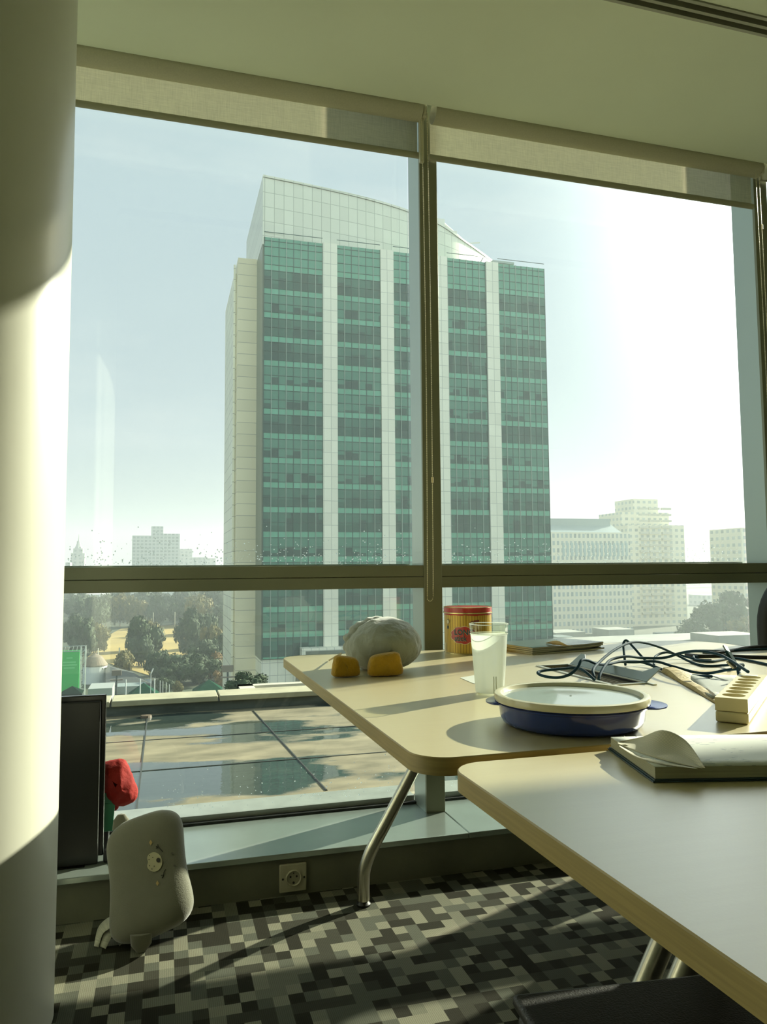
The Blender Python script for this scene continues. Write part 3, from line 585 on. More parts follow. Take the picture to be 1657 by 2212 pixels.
# ---- notepad with curling pages
B0 = onz(1416, 1690, TT); un = Vector((.968, -.25, 0)).normalized(); vn = Vector((.25, .968, 0)).normalized()
Mn = Matrix.Translation(B0) @ Matrix(((un.x, vn.x, 0, 0), (un.y, vn.y, 0, 0), (0, 0, 1, 0), (0, 0, 0, 1)))
nb = thing('notepad', 'thick open writing pad with curling pages on the nearer table', 'notebook', B0)
navyc = mat('pad_cover', (.03, .06, .075), .4); pageg = mat('page_edges', (.42, .41, .30), .8, noise=.25, nscale=6, stretch=(1, 1, 120))
b = MB(); b.box((-.004, -.003, .0005), (.27, .172, .002), Mn); b.box((-.002, -.002, .0024), (.27, .171, .0038), Mn); b.build('back_cover', navyc, nb)
b = MB(); b.box((0, 0, .0042), (.268, .168, .0185), Mn); b.build('page_block', pageg, nb)
def ruled():
    M = bpy.data.materials.new('ruled_page'); M.use_nodes = True; nt = M.node_tree; p = nt.nodes['Principled BSDF']; p.inputs['Roughness'].default_value = .55
    tc = N(nt, 'ShaderNodeTexCoord'); mp = N(nt, 'ShaderNodeMapping'); mp.inputs['Rotation'].default_value = (0, 0, math.radians(14.5)); nt.links.new(tc.outputs['Object'], mp.inputs[0]); s = N(nt, 'ShaderNodeSeparateXYZ'); nt.links.new(mp.outputs[0], s.inputs[0])
    row = math_chain(nt, 'LESS_THAN', math_chain(nt, 'FRACT', math_chain(nt, 'DIVIDE', s.outputs['Y'], .009)), .4)
    m2 = N(nt, 'ShaderNodeMapping'); m2.inputs['Scale'].default_value = (90, 230, 1); nt.links.new(mp.outputs[0], m2.inputs[0]); n = N(nt, 'ShaderNodeTexNoise', ins={'Scale': 1, 'Detail': 4}); nt.links.new(m2.outputs[0], n.inputs['Vector'])
    wd = N(nt, 'ShaderNodeTexNoise', ins={'Scale': 28, 'Detail': 1}); nt.links.new(mp.outputs[0], wd.inputs['Vector'])
    ink = math_chain(nt, 'MULTIPLY', math_chain(nt, 'MULTIPLY', row, math_chain(nt, 'GREATER_THAN', n.outputs[0], .55)), math_chain(nt, 'GREATER_THAN', wd.outputs[0], .5))
    mx = N(nt, 'ShaderNodeMix', data_type='RGBA'); nt.links.new(math_chain(nt, 'MULTIPLY', ink, .6), mx.inputs[0]); mx.inputs[6].default_value = (.62, .64, .58, 1); mx.inputs[7].default_value = (.12, .17, .24, 1); nt.links.new(mx.outputs[2], p.inputs['Base Color']); return M
b = MB(); b.grid([[Mn @ Vector((u/10*.268, v/6*.168, .0188+.0012*math.sin(u/10*3)*(v/6))) for v in range(7)] for u in range(11)]); b.build('top_page', ruled(), nb, smooth=True, solid=.0003)
def gridpaper():
    M = bpy.data.materials.new('grid_page'); M.use_nodes = True; nt = M.node_tree; p = nt.nodes['Principled BSDF']; p.inputs['Roughness'].default_value = .7
    tc = N(nt, 'ShaderNodeTexCoord'); s = N(nt, 'ShaderNodeSeparateXYZ'); nt.links.new(tc.outputs['Object'], s.inputs[0])
    fx = math_chain(nt, 'LESS_THAN', math_chain(nt, 'FRACT', math_chain(nt, 'DIVIDE', s.outputs['X'], .0028)), .3); fy = math_chain(nt, 'LESS_THAN', math_chain(nt, 'FRACT', math_chain(nt, 'DIVIDE', s.outputs['Y'], .0035)), .3)
    mx = N(nt, 'ShaderNodeMix', data_type='RGBA'); nt.links.new(math_chain(nt, 'MULTIPLY', math_chain(nt, 'MAXIMUM', fx, fy), .35), mx.inputs[0]); mx.inputs[6].default_value = (.60, .56, .43, 1); mx.inputs[7].default_value = (.33, .33, .27, 1); nt.links.new(mx.outputs[2], p.inputs['Base Color']); return M
gp_ = gridpaper()
def sheet(r0, r1, r2, name):
    R = [smooth_path(r, 6) for r in (r0, r1, r2)]; b = MB(); rows = []
    for j in range(len(R[0])):
        rows.append(smooth_path([R[0][j], R[1][j], R[2][j]], 5))
    b.grid(rows); return b.build(name, gp_, nb, smooth=True, solid=.0003)
zt_ = TT+.0200
def bz(px, py, lift=0): q = onz(px, py, zt_+lift); return q
def curl(r0, r2, sag):
    r1 = [a.lerp(c, .5)+Vector((.004, .010, -sag)) for a, c in zip(r0, r2)]; return sheet(r0, r1, r2, 'curled_page')
curl([bz(1334, 1606), bz(1362, 1618), bz(1400, 1632), bz(1450, 1646), bz(1518, 1660)],
     [onz(1342, 1601, zt_+.001), ony(1385, 1592, .940), ony(1432, 1577, .905), ony(1482, 1600, .872), onz(1524, 1659, zt_+.001)], .002)
curl([bz(1337, 1612, .0004), bz(1372, 1634, .0004), bz(1405, 1645, .0004), bz(1450, 1654, .0004), bz(1508, 1661, .0004)],
     [onz(1350, 1608, zt_+.002), ony(1376, 1617, .925), ony(1412, 1624, .900), ony(1464, 1635, .875), onz(1508, 1659, zt_+.001)], .002)
b = MB()
for k in range(14): b.sphere(Mn @ Vector((.02+k*.018, .168, .019)), (.0016, .001, .0012), 8, 5)
b.build('torn_perforation', paper_m, nb)

# ---- brown paper bag and its flat top, a sheet with shade painted in grey
kraft = mat('kraft_paper', (.52, .41, .20), .55, noise=.25, nscale=35, bump=.5, bscale=60)
a_, d_ = onz(1428, 1452, TT), onz(1548, 1522, TT); bg_ = thing('paper_bag', 'flattened brown paper bag with a rolled edge left of the power strip', 'paper bag', d_)
rows = []
for i in range(15):
    t = i/14; c_ = a_.lerp(d_, t); wid = .050*(1-.55*t)+.008*math.sin(t*9); hh = .014*(1-.6*t)+.003*math.sin(t*13)
    ax = (d_-a_).normalized(); pr = Vector((-ax.y, ax.x, 0)) * (1 if (-ax.y) > 0 else -1)
    rows.append([c_+Vector((0, 0, .001)), c_+pr*wid*.12+Vector((0, 0, hh*.8)), c_+pr*wid*.5+Vector((0, 0, hh)), c_+pr*wid*.9+Vector((0, 0, hh*.55)), c_+pr*wid*1.2+Vector((0, 0, .004))])
b = MB(); b.grid(rows); b.build('rolled_edge', kraft, bg_, smooth=True, solid=.0008)
b = MB(); c1 = onz(1600, 1452, TT); pts = [a_+Vector((.05, .02, .002)), onz(1560, 1450, TT)+Vector((0, 0, .002)), c1+Vector((0, 0, .002)), d_+Vector((.06, .03, .002)), d_+Vector((.01, 0, .002))]
b.add(pts, [(0, 1, 2, 3, 4)]); b.build('bag_back', kraft, bg_, solid=.0008)
b = MB(); pts = [onz(1478, 1455, TT+.006), onz(1592, 1459, TT+.006), onz(1640, 1500, TT+.006), onz(1537, 1508, TT+.006)]
b.grid([[pts[0].lerp(pts[1], i/6).lerp(pts[3].lerp(pts[2], i/6), j/6)+Vector((0, 0, .003*math.sin(i)*math.sin(j*.8))) for j in range(7)] for i in range(7)])
tag(b.build('shaded_bag_top', mat('shaded_paper', (.42, .43, .38), .45, noise=.12, nscale=25), smooth=True, solid=.0005), 'flat top of the brown paper bag beside the power strip, its shade painted grey', 'paper')
b = MB(); q = [onz(994, 1464, TT+.0006), onz(1028, 1458, TT+.0006), onz(1040, 1478, TT+.0006), onz(1022, 1476, TT+.0006)]; b.add(q, [(0, 1, 2, 3)])
tag(b.build('paper_scrap', mat('scrap_white', (.62, .65, .58), .4), solid=.0004), 'tiny white paper scrap peeking out behind the cup', 'paper')

# ---- cables
cab_m = mat('cable_teal', (.012, .045, .075), .75, spec=.2); blk = mat('cord_black', (.008, .008, .007), .35)
def cp(u, v, Y):                      # u, v measured on an enlarged crop of the cable tangle
    px, py = 1050+u/2.73, 1300+v/2.73; p = ony(px, py, Y)
    if p.z < TT+.0036: p = onz(px, py, TT+.0036)
    return p
def cable(label, pts, r=.0034, m_=cab_m, nm='cable', grp='loose cables tangled on the far table'):
    b = MB(); b.tube(smooth_path([cp(*p) for p in pts], 8), r, 10); return tag(b.build(nm, m_, smooth=True), label, 'cable', grp)
cable('teal cable rising from the flap in one long low wave to the power strip', [(665, 458, 1.56), (672, 430, 1.57), (700, 380, 1.60), (740, 340, 1.64), (830, 322, 1.66), (920, 331, 1.68), (1050, 330, 1.66), (1150, 302, 1.62), (1250, 290, 1.57), (1370, 310, 1.5), (1450, 350, 1.42), (1545, 412, 1.3)])
cb2 = cable('teal cable looping out over the left rim of the cable flap', [(640, 460, 1.56), (575, 405, 1.60), (520, 390, 1.64), (430, 397, 1.64), (345, 405, 1.64), (305, 418, 1.63), (340, 438, 1.60), (420, 447, 1.58), (490, 430, 1.58), (540, 388, 1.59), (563, 345, 1.60), (600, 345, 1.62), (655, 366, 1.64), (720, 367, 1.68), (800, 352, 1.72), (900, 353, 1.74), (980, 376, 1.72), (1080, 412, 1.66), (1180, 415, 1.66)])
cable('teal cable making the tallest arch above the open flap', [(640, 445, 1.57), (632, 400, 1.60), (680, 345, 1.66), (760, 282, 1.72), (850, 241, 1.78), (930, 241, 1.82), (1030, 270, 1.84), (1120, 312, 1.84), (1210, 356, 1.80), (1290, 377, 1.76), (1400, 375, 1.7), (1475, 369, 1.62)])
cable('teal cable bent in a sharp upright peak behind the tall arch', [(822, 372, 1.80), (814, 300, 1.84), (811, 245, 1.86), (830, 229, 1.86), (870, 268, 1.84), (930, 335, 1.80), (985, 380, 1.74), (1080, 410, 1.70), (1200, 432, 1.6), (1330, 440, 1.5)])
cable('teal cable curving up right of the peak and back down', [(990, 372, 1.84), (1000, 322, 1.88), (1060, 298, 1.90), (1130, 312, 1.90), (1250, 340, 1.84), (1330, 345, 1.84)])
cable('teal cable lying in a flat loop before the black cord', [(1250, 325, 1.9), (1224, 322, 1.92), (1240, 343, 1.90), (1330, 352, 1.86), (1450, 332, 1.84), (1560, 348, 1.8), (1700, 378, 1.75)])
cable('teal cable running straight off to the right along the black cord', [(1190, 298, 2.0), (1250, 288, 2.02), (1400, 289, 2.02), (1520, 284, 2.02), (1700, 276, 2.02)])
cable('teal cable sagging low across the paper bag', [(780, 352, 1.74), (870, 356, 1.72), (1000, 352, 1.7), (1100, 380, 1.66), (1230, 415, 1.6), (1320, 420, 1.56), (1420, 402, 1.52), (1482, 396, 1.5)])
cable('thin teal cable tied in a knot beside the power strip', [(1488, 432, 1.44), (1484, 400, 1.44), (1492, 374, 1.44), (1512, 366, 1.45), (1518, 378, 1.46), (1500, 392, 1.46), (1494, 410, 1.45), (1500, 425, 1.43)], .0026)
tag(cable('thick black cord lying along the far right of the table', [(1180, 312, 2.0), (1260, 322, 1.99), (1400, 320, 1.98), (1520, 326, 1.9), (1700, 330, 1.86)], .0062, blk, 'thick_cable'), group='black cords at the far right')
tag(cable('black cord with a slight arch behind the thick one', [(1280, 296, 2.06), (1370, 300, 2.06), (1480, 282, 2.08), (1570, 268, 2.1), (1720, 262, 2.12)], .0055, blk, 'thick_cable'), group='black cords at the far right')
u0, u1 = cp(1408, 262, 1.56), cp(1478, 388, 1.50); ux_ = (u1-u0).normalized()
us = thing('usb_plug', 'teal cable plug with a silver metal tip standing up among the cables', 'plug', u1)
def bar(b, p, q, w, h):
    t = (q-p).normalized(); s_ = t.cross(Vector((0, 1, 0))).normalized(); k = t.cross(s_); vs = []
    for c_ in (p, q):
        for a, d in ((-1, -1), (1, -1), (1, 1), (-1, 1)): vs.append(c_+s_*a*w/2+k*d*h/2)
    b.add(vs, [(0, 3, 2, 1), (4, 5, 6, 7)]+[(i, (i+1) % 4, 4+(i+1) % 4, 4+i) for i in range(4)])
b = MB(); bar(b, u0, u0.lerp(u1, .28), .0115, .0045); b.build('metal_tip', mat('plug_tip', (.22, .22, .18), .5, metal=.6), us)
b = MB(); bar(b, u0.lerp(u1, .27), u0.lerp(u1, .80), .0155, .0075); b.build('plug_body', mat('plug_body', (.015, .04, .04), .9, spec=.05), us, bevel=.0015)
b = MB(); bar(b, u0.lerp(u1, .80), u1, .007, .005); b.build('strain_relief', cab_m, us)
v0, v1 = cp(1432, 352, 1.52), cp(1470, 390, 1.50); us2 = thing('connector', 'small dark cable connector with a metal edge below the upright plug', 'plug', v1)
b = MB(); bar(b, v0, v1, .011, .005); b.build('connector_body', mat('plug_body2', (.05, .055, .045), .35), us2, bevel=.001)
b = MB(); bar(b, v0+Vector((-.006, 0, 0)), v1+Vector((-.006, 0, 0)), .0015, .0052); b.build('metal_edge', steel, us2)

# ---- grey plush lying on its side with yellow feet
plush_m = mat('plush_grey', (.30, .32, .27), .9, sheen=.4, noise=.12, nscale=14, bump=.5, bscale=45); felt = mat('plush_yellow', (.48, .28, .012), .95, sheen=.3, noise=.2, nscale=60, bump=.4, bscale=150)
pc = Vector((.600, 1.965, TT)); pl = thing('plush_toy', 'pale grey plush bird slumped face down with two yellow feet', 'plush toy', pc)
def blob(parts, name, m_, parent, vox=.006, sm=6, disp=0):
    b = MB()
    for c_, r_, rot in parts:
        n0 = len(b.v); b.sphere((0, 0, 0), r_, 24, 16); Mx = Matrix.Translation(c_) @ rot.to_matrix().to_4x4() if rot else Matrix.Translation(c_)
        for i in range(n0, len(b.v)): b.v[i] = Mx @ b.v[i]
    o = b.build(name, m_, parent, smooth=True)
    q = o.modifiers.new('r', 'REMESH'); q.mode = 'VOXEL'; q.voxel_size = vox; q.use_smooth_shade = True
    q = o.modifiers.new('s', 'SMOOTH'); q.factor = .6; q.iterations = sm
    if disp:
        t = bpy.data.textures.new('w', 'CLOUDS'); t.noise_scale = disp[1]; q = o.modifiers.new('d', 'DISPLACE'); q.texture = t; q.strength = disp[0]; q.mid_level = .5
    return o
from mathutils import Euler
E_ = lambda a, b_, c: Euler((math.radians(a), math.radians(b_), math.radians(c)))
bc = ony(836, 1395, 1.965); bc.z = TT+.070
blob([(bc, (.093, .110, .0685), E_(0, 6, -10)), (bc+Vector((-.050, .01, -.012)), (.060, .09, .058), E_(0, -14, 0)), (bc+Vector((-.02, .05, -.002)), (.062, .06, .060), None)], 'plush_body', plush_m, pl, .005, 4, (.010, .035))
# bunched hem of its hood behind the back
rim = [ony(x, y, 2.0) for x, y in ((754, 1398), (757, 1378), (767, 1362), (782, 1352), (799, 1345), (816, 1340), (834, 1346))]
blob([(p+Vector((0, 0, 0)), (.016+.004*(i % 2), .030, .0125+.003*((i+1) % 2)), None) for i, p in enumerate(rim)]+[(ony(790, 1375, 2.03), (.05, .03, .045), None)], 'hood_ruffle', plush_m, pl, .004, 3, (.004, .02))
for (px, w_, h_, yy, dx) in ((746, .0335, .0255, 1.862, -8), (831, .0430, .0285, 1.842, 6)):
    c_ = ony(px, 1440, yy); c_.z = TT+h_+.0005
    rows = []; b = MB()
    for i in range(13):
        ph = math.pi*i/12; row = []
        for j in range(25):
            th = 2*math.pi*j/24; sg = lambda v, e_: math.copysign(abs(v)**e_, v)
            x = w_*sg(math.cos(th), .38)*sg(math.sin(ph), .3); z = h_*sg(math.sin(th), .38)*sg(math.sin(ph), .3); y = .019*sg(math.cos(ph), .7)
            z += (-.005*x/w_ if px < 800 else .0045*x/w_) if z > 0 else 0
            x *= 1-.14*(z/h_)
            row.append(c_+Vector((x+.002*random.random(), y, max(z, -h_))))
        rows.append(row)
    b.grid(rows); b.build('plush_foot', felt, pl, smooth=True)
b = MB(); t0, t1 = ony(738, 1414, 2.0), onz(711, 1428, TT+.001); b.add([t0, t0+Vector((0, 0, .006)), t1+Vector((0, .01, .002)), t1], [(0, 1, 2, 3)]); b.build('sewn_tag', mat('tag_brown', (.30, .25, .13), .6), pl, solid=.0006)

# ================================================================== BY THE SILL
# ---- black flat screen leaning behind the column
scr_m = mat('screen_black', (.012, .012, .008), .35, noise=.2, nscale=4); scb = mat('screen_frame', (.008, .008, .006), .25)
tv = thing('flat_screen', 'black flat panel screen standing on the sill behind the column', 'screen', (-.35, 2.47, .13))
b = MB(); b.box((-.72, 2.475, .147), (-.166, 2.497, .622)); b.build('back_housing', scb, tv, bevel=.003)
b = MB(); b.box((-.72, 2.452, .132), (-.180, 2.474, .606)); b.build('front_panel', scr_m, tv, bevel=.0025)
b = MB(); b.box((-.55, 2.44, .1305), (-.215, 2.505, .1318)); b.build('stand_plate', scb, tv)
# ---- red cloth hat / bundle
redc = mat('red_cloth', (.34, .010, .004), .85, noise=.25, nscale=25, bump=.35, bscale=60); redo = thing('red_cloth_bundle', 'crumpled bright red cloth bundle sticking out behind the black screen', 'cloth', (-.14, 2.56, .13))
rl = [ony(x, y, 2.55) for x, y in ((216, 1650), (262, 1639), (272, 1650), (288, 1680), (299, 1715), (290, 1728), (256, 1741), (235, 1735), (216, 1706))]
cen = sum(rl, Vector())/len(rl); b = MB(); rows = []
for k in range(9):
    ph = -1+2*k/8; sc_ = (1-abs(ph)**2.4*.85); rows.append([cen+(p-cen)*1.08*sc_*(1+.05*math.sin(i*2.3+k))+Vector((0, .05*ph, 0)) for i, p in enumerate(rl+[rl[0]])])
b.grid(rows); b.add(rows[0][:-1], [tuple(range(9))]); b.add(rows[-1][:-1], [tuple(range(9))]); o_ = b.build('cloth_folds', redc, redo, smooth=True, sub=2)
t = bpy.data.textures.new('rw', 'CLOUDS'); t.noise_scale = .03; q = o_.modifiers.new('d', 'DISPLACE'); q.texture = t; q.strength = .012
b = MB(); c_ = ony(252, 1738, 2.55); b.sphere(c_+Vector((-.005, 0, -.004)), (.012, .012, .014), 14, 10); b.build('cloth_tail', redc, redo, smooth=True)
b = MB(); b.tube([Vector((-.17, 2.56, .131)), Vector((-.17, 2.56, .27)), cen], .012, 10); b.build('cloth_stem', redc, redo, smooth=True)
# ---- green box
grn = mat('green_card', (.03, .20, .10), .35, noise=.1, nscale=30); gb = thing('green_box', 'small dark green lidded box between the screen and the grey pillow', 'box', (-.20, 2.50, .13))
p0 = ony(214, 1795, 2.505); p1 = ony(246, 1740, 2.505); Mg = Matrix.Translation((p1.x-.10, 2.505, .205)) @ Matrix.Rotation(math.radians(4), 4, 'Y') @ Matrix.Rotation(math.radians(14), 4, 'Z')
zt2 = ony(246, 1711, 2.505).z-.205
b = MB(); b.box((0, 0, 0), (.100, .06, zt2-.032), Mg); b.build('box_body', grn, gb, bevel=.0015)
b = MB(); b.box((-.001, -.001, zt2-.0315), (.101, .061, zt2), Mg); b.build('box_lid', grn, gb, bevel=.0015)
b = MB(); b.box((.02, .015, -.073), (.095, .05, -.0005), Mg); b.build('box_foot', blk, gb, bevel=.006)
ad = thing('power_adapter', 'black power adapter lying on the sill under the green box', 'adapter', (-.135, 2.49, .13))
b = MB(); b.box((-.165, 2.455, .131), (-.128, 2.485, .165)); b.build('adapter_body', blk, ad, bevel=.006, segs=3)
b = MB(); b.sphere((-.126, 2.45, .137), (.006, .006, .006), 12, 8); b.build('metal_plug', steel, ad, smooth=True)
# ---- grey pillow, embroidered sleepy face
pil_m = mat('pillow_velour', (.175, .172, .12), .92, sheen=.5, noise=.08, nscale=30, bump=.15, bscale=300)
pw = thing('plush_pillow', 'grey velour pillow with embroidered sleepy face leaning on the sill', 'pillow', (.02, 2.27, 0))
c_lo = onz(343, 2036, .012); c_lo.z = 0.03; c_hi = ony(300, 1764, 2.335)
axis = (c_hi-c_lo); Lp = axis.length; az_ = axis.normalized(); axx = (Vector((1, -.28, 0))-az_*Vector((1, -.28, 0)).dot(az_)).normalized(); ayy = az_.cross(axx)
rows = []; NU, NV = 41, 49
for i in range(NU):
    t = -1+2*i/(NU-1); cap = (1-abs(t)**6.5)**.42 if abs(t) < 1 else 0
    hw = (.109+.010*(1-t)/2)*(1-.085*math.cos(t*math.pi/2*1.1)**2)*cap; hd = (.050-.010*math.cos(t*math.pi/2)**2)*cap**.9
    cxx = -.011*t*t*0 + (.012*t)
    row = []
    for j in range(NV):
        th = 2*math.pi*j/(NV-1); sg = lambda v, e_: math.copysign(abs(v)**e_, v)
        row.append(c_lo+az_*(Lp/2*(1+t))+axx*(hw*sg(math.cos(th), .72)+cxx)+ayy*(-hd*sg(math.sin(th), .9)))
    rows.append(row)
b = MB(); b.grid(rows); pbody = b.build('pillow_body', pil_m, pw, smooth=True)
def on_pillow(px, py):
    """front surface of the pillow seen at this point of the photo"""
    d = ray(px, py).normalized(); best = None
    for i in range(2, NU-2):
        for j in range(NV-1):
            p = rows[i][j]; v = p-Vector((0, 0, CAM_Z)); t = v.dot(d); e_ = (v-d*t).length
            if t > 0 and (best is None or e_+.15*t < best[0]): best = (e_+.15*t, t)
    return Vector((0, 0, CAM_Z))+d*(best[1]-.0015)
def patch(cx_, cy_, pts, m_, name, lift=0):
    n = len(pts); b = MB(); ce = on_pillow(cx_, cy_); d = ray(cx_, cy_).normalized(); ce = ce-d*lift
    def pl_(px, py): # plane through ce parallel to the pillow face
        r_ = ray(px, py); nn = ayy; o_ = Vector((0, 0, CAM_Z)); return o_+r_*((ce-o_).dot(nn)/r_.dot(nn))
    ring = [pl_(*p) for p in pts]; b.add(ring+[p+d*.004 for p in ring], [tuple(range(n))]+[(i, (i+1) % n, n+(i+1) % n, n+i) for i in range(n)]); return b.build(name, m_, pw)
muz = mat('muzzle_felt', (.46, .43, .27), .9); dark = mat('stitch_dark', (.03, .03, .022), .8); cheek = mat('cheek_stitch', (.42, .30, .12), .8)
ring = []
for i in range(40):                  # two soft lobes
    a = 2*math.pi*i/40; r1 = 1-.24*math.exp(-((a-math.pi)/.33)**2); ring.append((333+17.5*r1*math.cos(a)*1.0, 1862+21*math.sin(a)*(1-.04*math.cos(a))))
patch(333, 1862, ring, muz, 'muzzle', .002)
patch(342, 1858, [(342+4.6*math.cos(2*math.pi*i/20), 1858+5*math.sin(2*math.pi*i/20)) for i in range(20)], dark, 'nose', .0045)
for (x_, y_) in ((323, 1848), (330, 1852), (322, 1857), (323, 1870), (333, 1871), (328, 1877)): patch(x_, y_, [(x_+1.2*math.cos(k), y_+1.2*math.sin(k)) for k in range(6)], dark, 'muzzle_dot', .0045)
for (x_, y_) in ((325.5, 1820), (340, 1908)): patch(x_, y_, [(x_, y_-6), (x_+3.5, y_), (x_, y_+6), (x_-3.5, y_)], cheek, 'cheek_mark', .002)
for (x_, y_) in ((372, 1843), (377, 1870)): patch(x_, y_, [(x_+2.4*math.cos(k), y_+2.4*math.sin(k)) for k in range(6)], mat('stitch_grey', (.10, .10, .075), .8), 'nostril', .002)
def stroke(pts, w_=1.0, nm='closed_eye'):
    b = MB(); P = [on_pillow(*p)-ray(*p).normalized()*.001 for p in pts]; b.tube(smooth_path(P, 3), .0011*w_, 6); b.build(nm, dark, pw, smooth=True)
stroke([(337, 1833), (342, 1829), (346, 1834), (352, 1840)]); stroke([(341, 1824), (341, 1831)]); stroke([(337, 1828), (341, 1832)])
stroke([(358, 1878), (354, 1884), (353, 1892), (350, 1897)]); stroke([(353, 1890), (348, 1891)])
b = MB()
ea = onz(305, 2040, .02); b.lathe([(0, .03), (.028, .028), (.026, .0), (.012, -.018), (0, -.02)], c=ea, n=20, sy=.5); b.build('ear', pil_m, pw, smooth=True)
ef = ony(262, 1768, 2.365); b = MB(); b.lathe([(0, -.03), (.024, -.03), (.022, -.004), (.010, .012), (0, .014)], c=ef, n=20, sy=.5); b.build('ear', pil_m, pw, smooth=True)
lb = mat('care_label', (.50, .50, .38), .6, noise=.3, nscale=12, stretch=(1, 1, 30))
for ra, rb, zs in ((((248, 1976), (228, 1986), (211, 2006), (203, 2044)), ((248, 1996), (236, 2006), (222, 2018), (213, 2046)), (.060, .050, .030, .004)),
        (((232, 2003), (222, 2012), (212, 2022), (206, 2040)), ((248, 2010), (243, 2020), (238, 2030), (228, 2050)), (.038, .030, .020, .003)), (((234, 2001), (243, 2014), (252, 2028), (258, 2044)), ((240, 1996), (250, 2010), (258, 2022), (264, 2038)), (.040, .030, .016, .004))):
    qa = smooth_path([onz(x_, y_, z_) for (x_, y_), z_ in zip(ra, zs)], 4); qb = smooth_path([onz(x_, y_, z_) for (x_, y_), z_ in zip(rb, zs)], 4)
    b = MB(); b.grid([[p, q_] for p, q_ in zip(qa, qb)]); b.build('care_label', lb, pw, smooth=True, solid=.0005)
# ---- wall socket
so_ = thing('wall_socket', 'square cream wall socket on the low wall under the sill', 'socket', (.392, 2.384, .014)); sk = mat('socket_cream', (.50, .47, .33), .4, noise=.1, nscale=30)
sx0, sx1, sz0, sz1 = .350, .434, .012, .096
b = MB(); b.box((sx0, 2.375, sz0), (sx1, 2.385, sz1)); b.build('socket_plate', sk, so_, bevel=.003)
Ms = Matrix.Translation(((sx0+sx1)/2+.001, 2.375, (sz0+sz1)/2)) @ Matrix.Rotation(math.pi/2, 4, 'X')
b = MB(); b.lathe([(.0245, 0), (.0245, .004), (.0225, .0055), (.0205, .004), (.0200, -.001)], n=40, M=Ms); b.build('socket_ring', sk, so_, smooth=True)
b = MB(); b.lathe([(0, .0004), (.0205, .0004)], n=40, M=Ms); b.build('socket_well', mat('socket_shadow', (.36, .34, .24), .5), so_)
for dx, dz, r__ in ((-.0095, .004, .003), (.0095, .004, .003), (0, -.014, .0035), (-.033, -.001, .0032), (.033, -.001, .0032), (0, .014, .0018)):
    b = MB(); b.lathe([(0, .0012), (r__, .0012), (r__, 0)], n=12, M=Ms @ Matrix.Translation((dx, dz, 0))); b.build('socket_hole', hp_, so_)
# ---- black case under the nearer table
bk = thing('black_case', 'black flat-topped case on the floor under the nearer table', 'case', (.85, .45, 0)); bkm = mat('case_black', (.010, .009, .006), .5, noise=.3, nscale=60, bump=.2, bscale=400)
Mb = Matrix.Translation((.397, .846, 0)) @ Matrix.Rotation(math.radians(-6.5), 4, 'Z')
b = MB(); b.box((.004, -.70, .02), (.90, -.004, .485), Mb); b.build('case_body', bkm, bk, bevel=.01, segs=3)
b = MB(); b.box((0, -.704, .487), (.904, 0, .502), Mb); b.build('case_lid', bkm, bk, bevel=.006, segs=3)
for x_ in (.05, .82):
    for y_ in (-.64, -.06): b = MB(); b.lathe([(0, 0), (.02, 0), (.02, .022), (0, .022)], n=16, M=Mb @ Matrix.Translation((x_, y_, 0))); b.build('case_foot', rubber, bk)
# ---- black chair behind the far table, only the edge of its back shows
ch = thing('office_chair', 'black office chair whose rounded back shows at the right edge', 'chair', (2.235, 2.12, 0)); chm = mat('chair_black', (.010, .010, .008), .6)
b = MB(); pts = rounded(-.235, -.29, .235, .29, (.05, .05, .20, .20), 10); Mc = Matrix.Translation((2.235, 2.18, .70)) @ Matrix.Rotation(math.pi/2, 4, 'X'); b.prism(pts, -.03, .03, Mc); b.build('backrest', chm, ch, bevel=.02, segs=3)
b = MB(); pts = rounded(-.23, -.22, .23, .22, (.08,)*4, 6); b.prism(pts, .44, .50, Matrix.Translation((2.235, 1.93, 0))); b.build('seat', chm, ch, bevel=.02, segs=3)
b = MB(); b.tube([(2.235, 1.93, .07), (2.235, 1.93, .44)], .025, 16); b.build('gas_post', steel, ch, smooth=True)
b = MB(); b.tube(smooth_path([(2.235, 1.95, .43), (2.235, 2.16, .45), (2.235, 2.19, .55)], 5), .014, 10); b.build('back_bar', blk, ch, smooth=True)
for k in range(5):
    a = k*2*math.pi/5+.3; e_ = Vector((2.235+.27*math.cos(a), 1.93+.27*math.sin(a), .055))
    b = MB(); b.tube([(2.235, 1.93, .09), e_], .016, 8); l = b.build('leg', blk, ch, smooth=True)
    b = MB(); b.sphere(e_-Vector((0, 0, .0275)), .027, 12, 8); b.build('caster', blk, l, smooth=True)

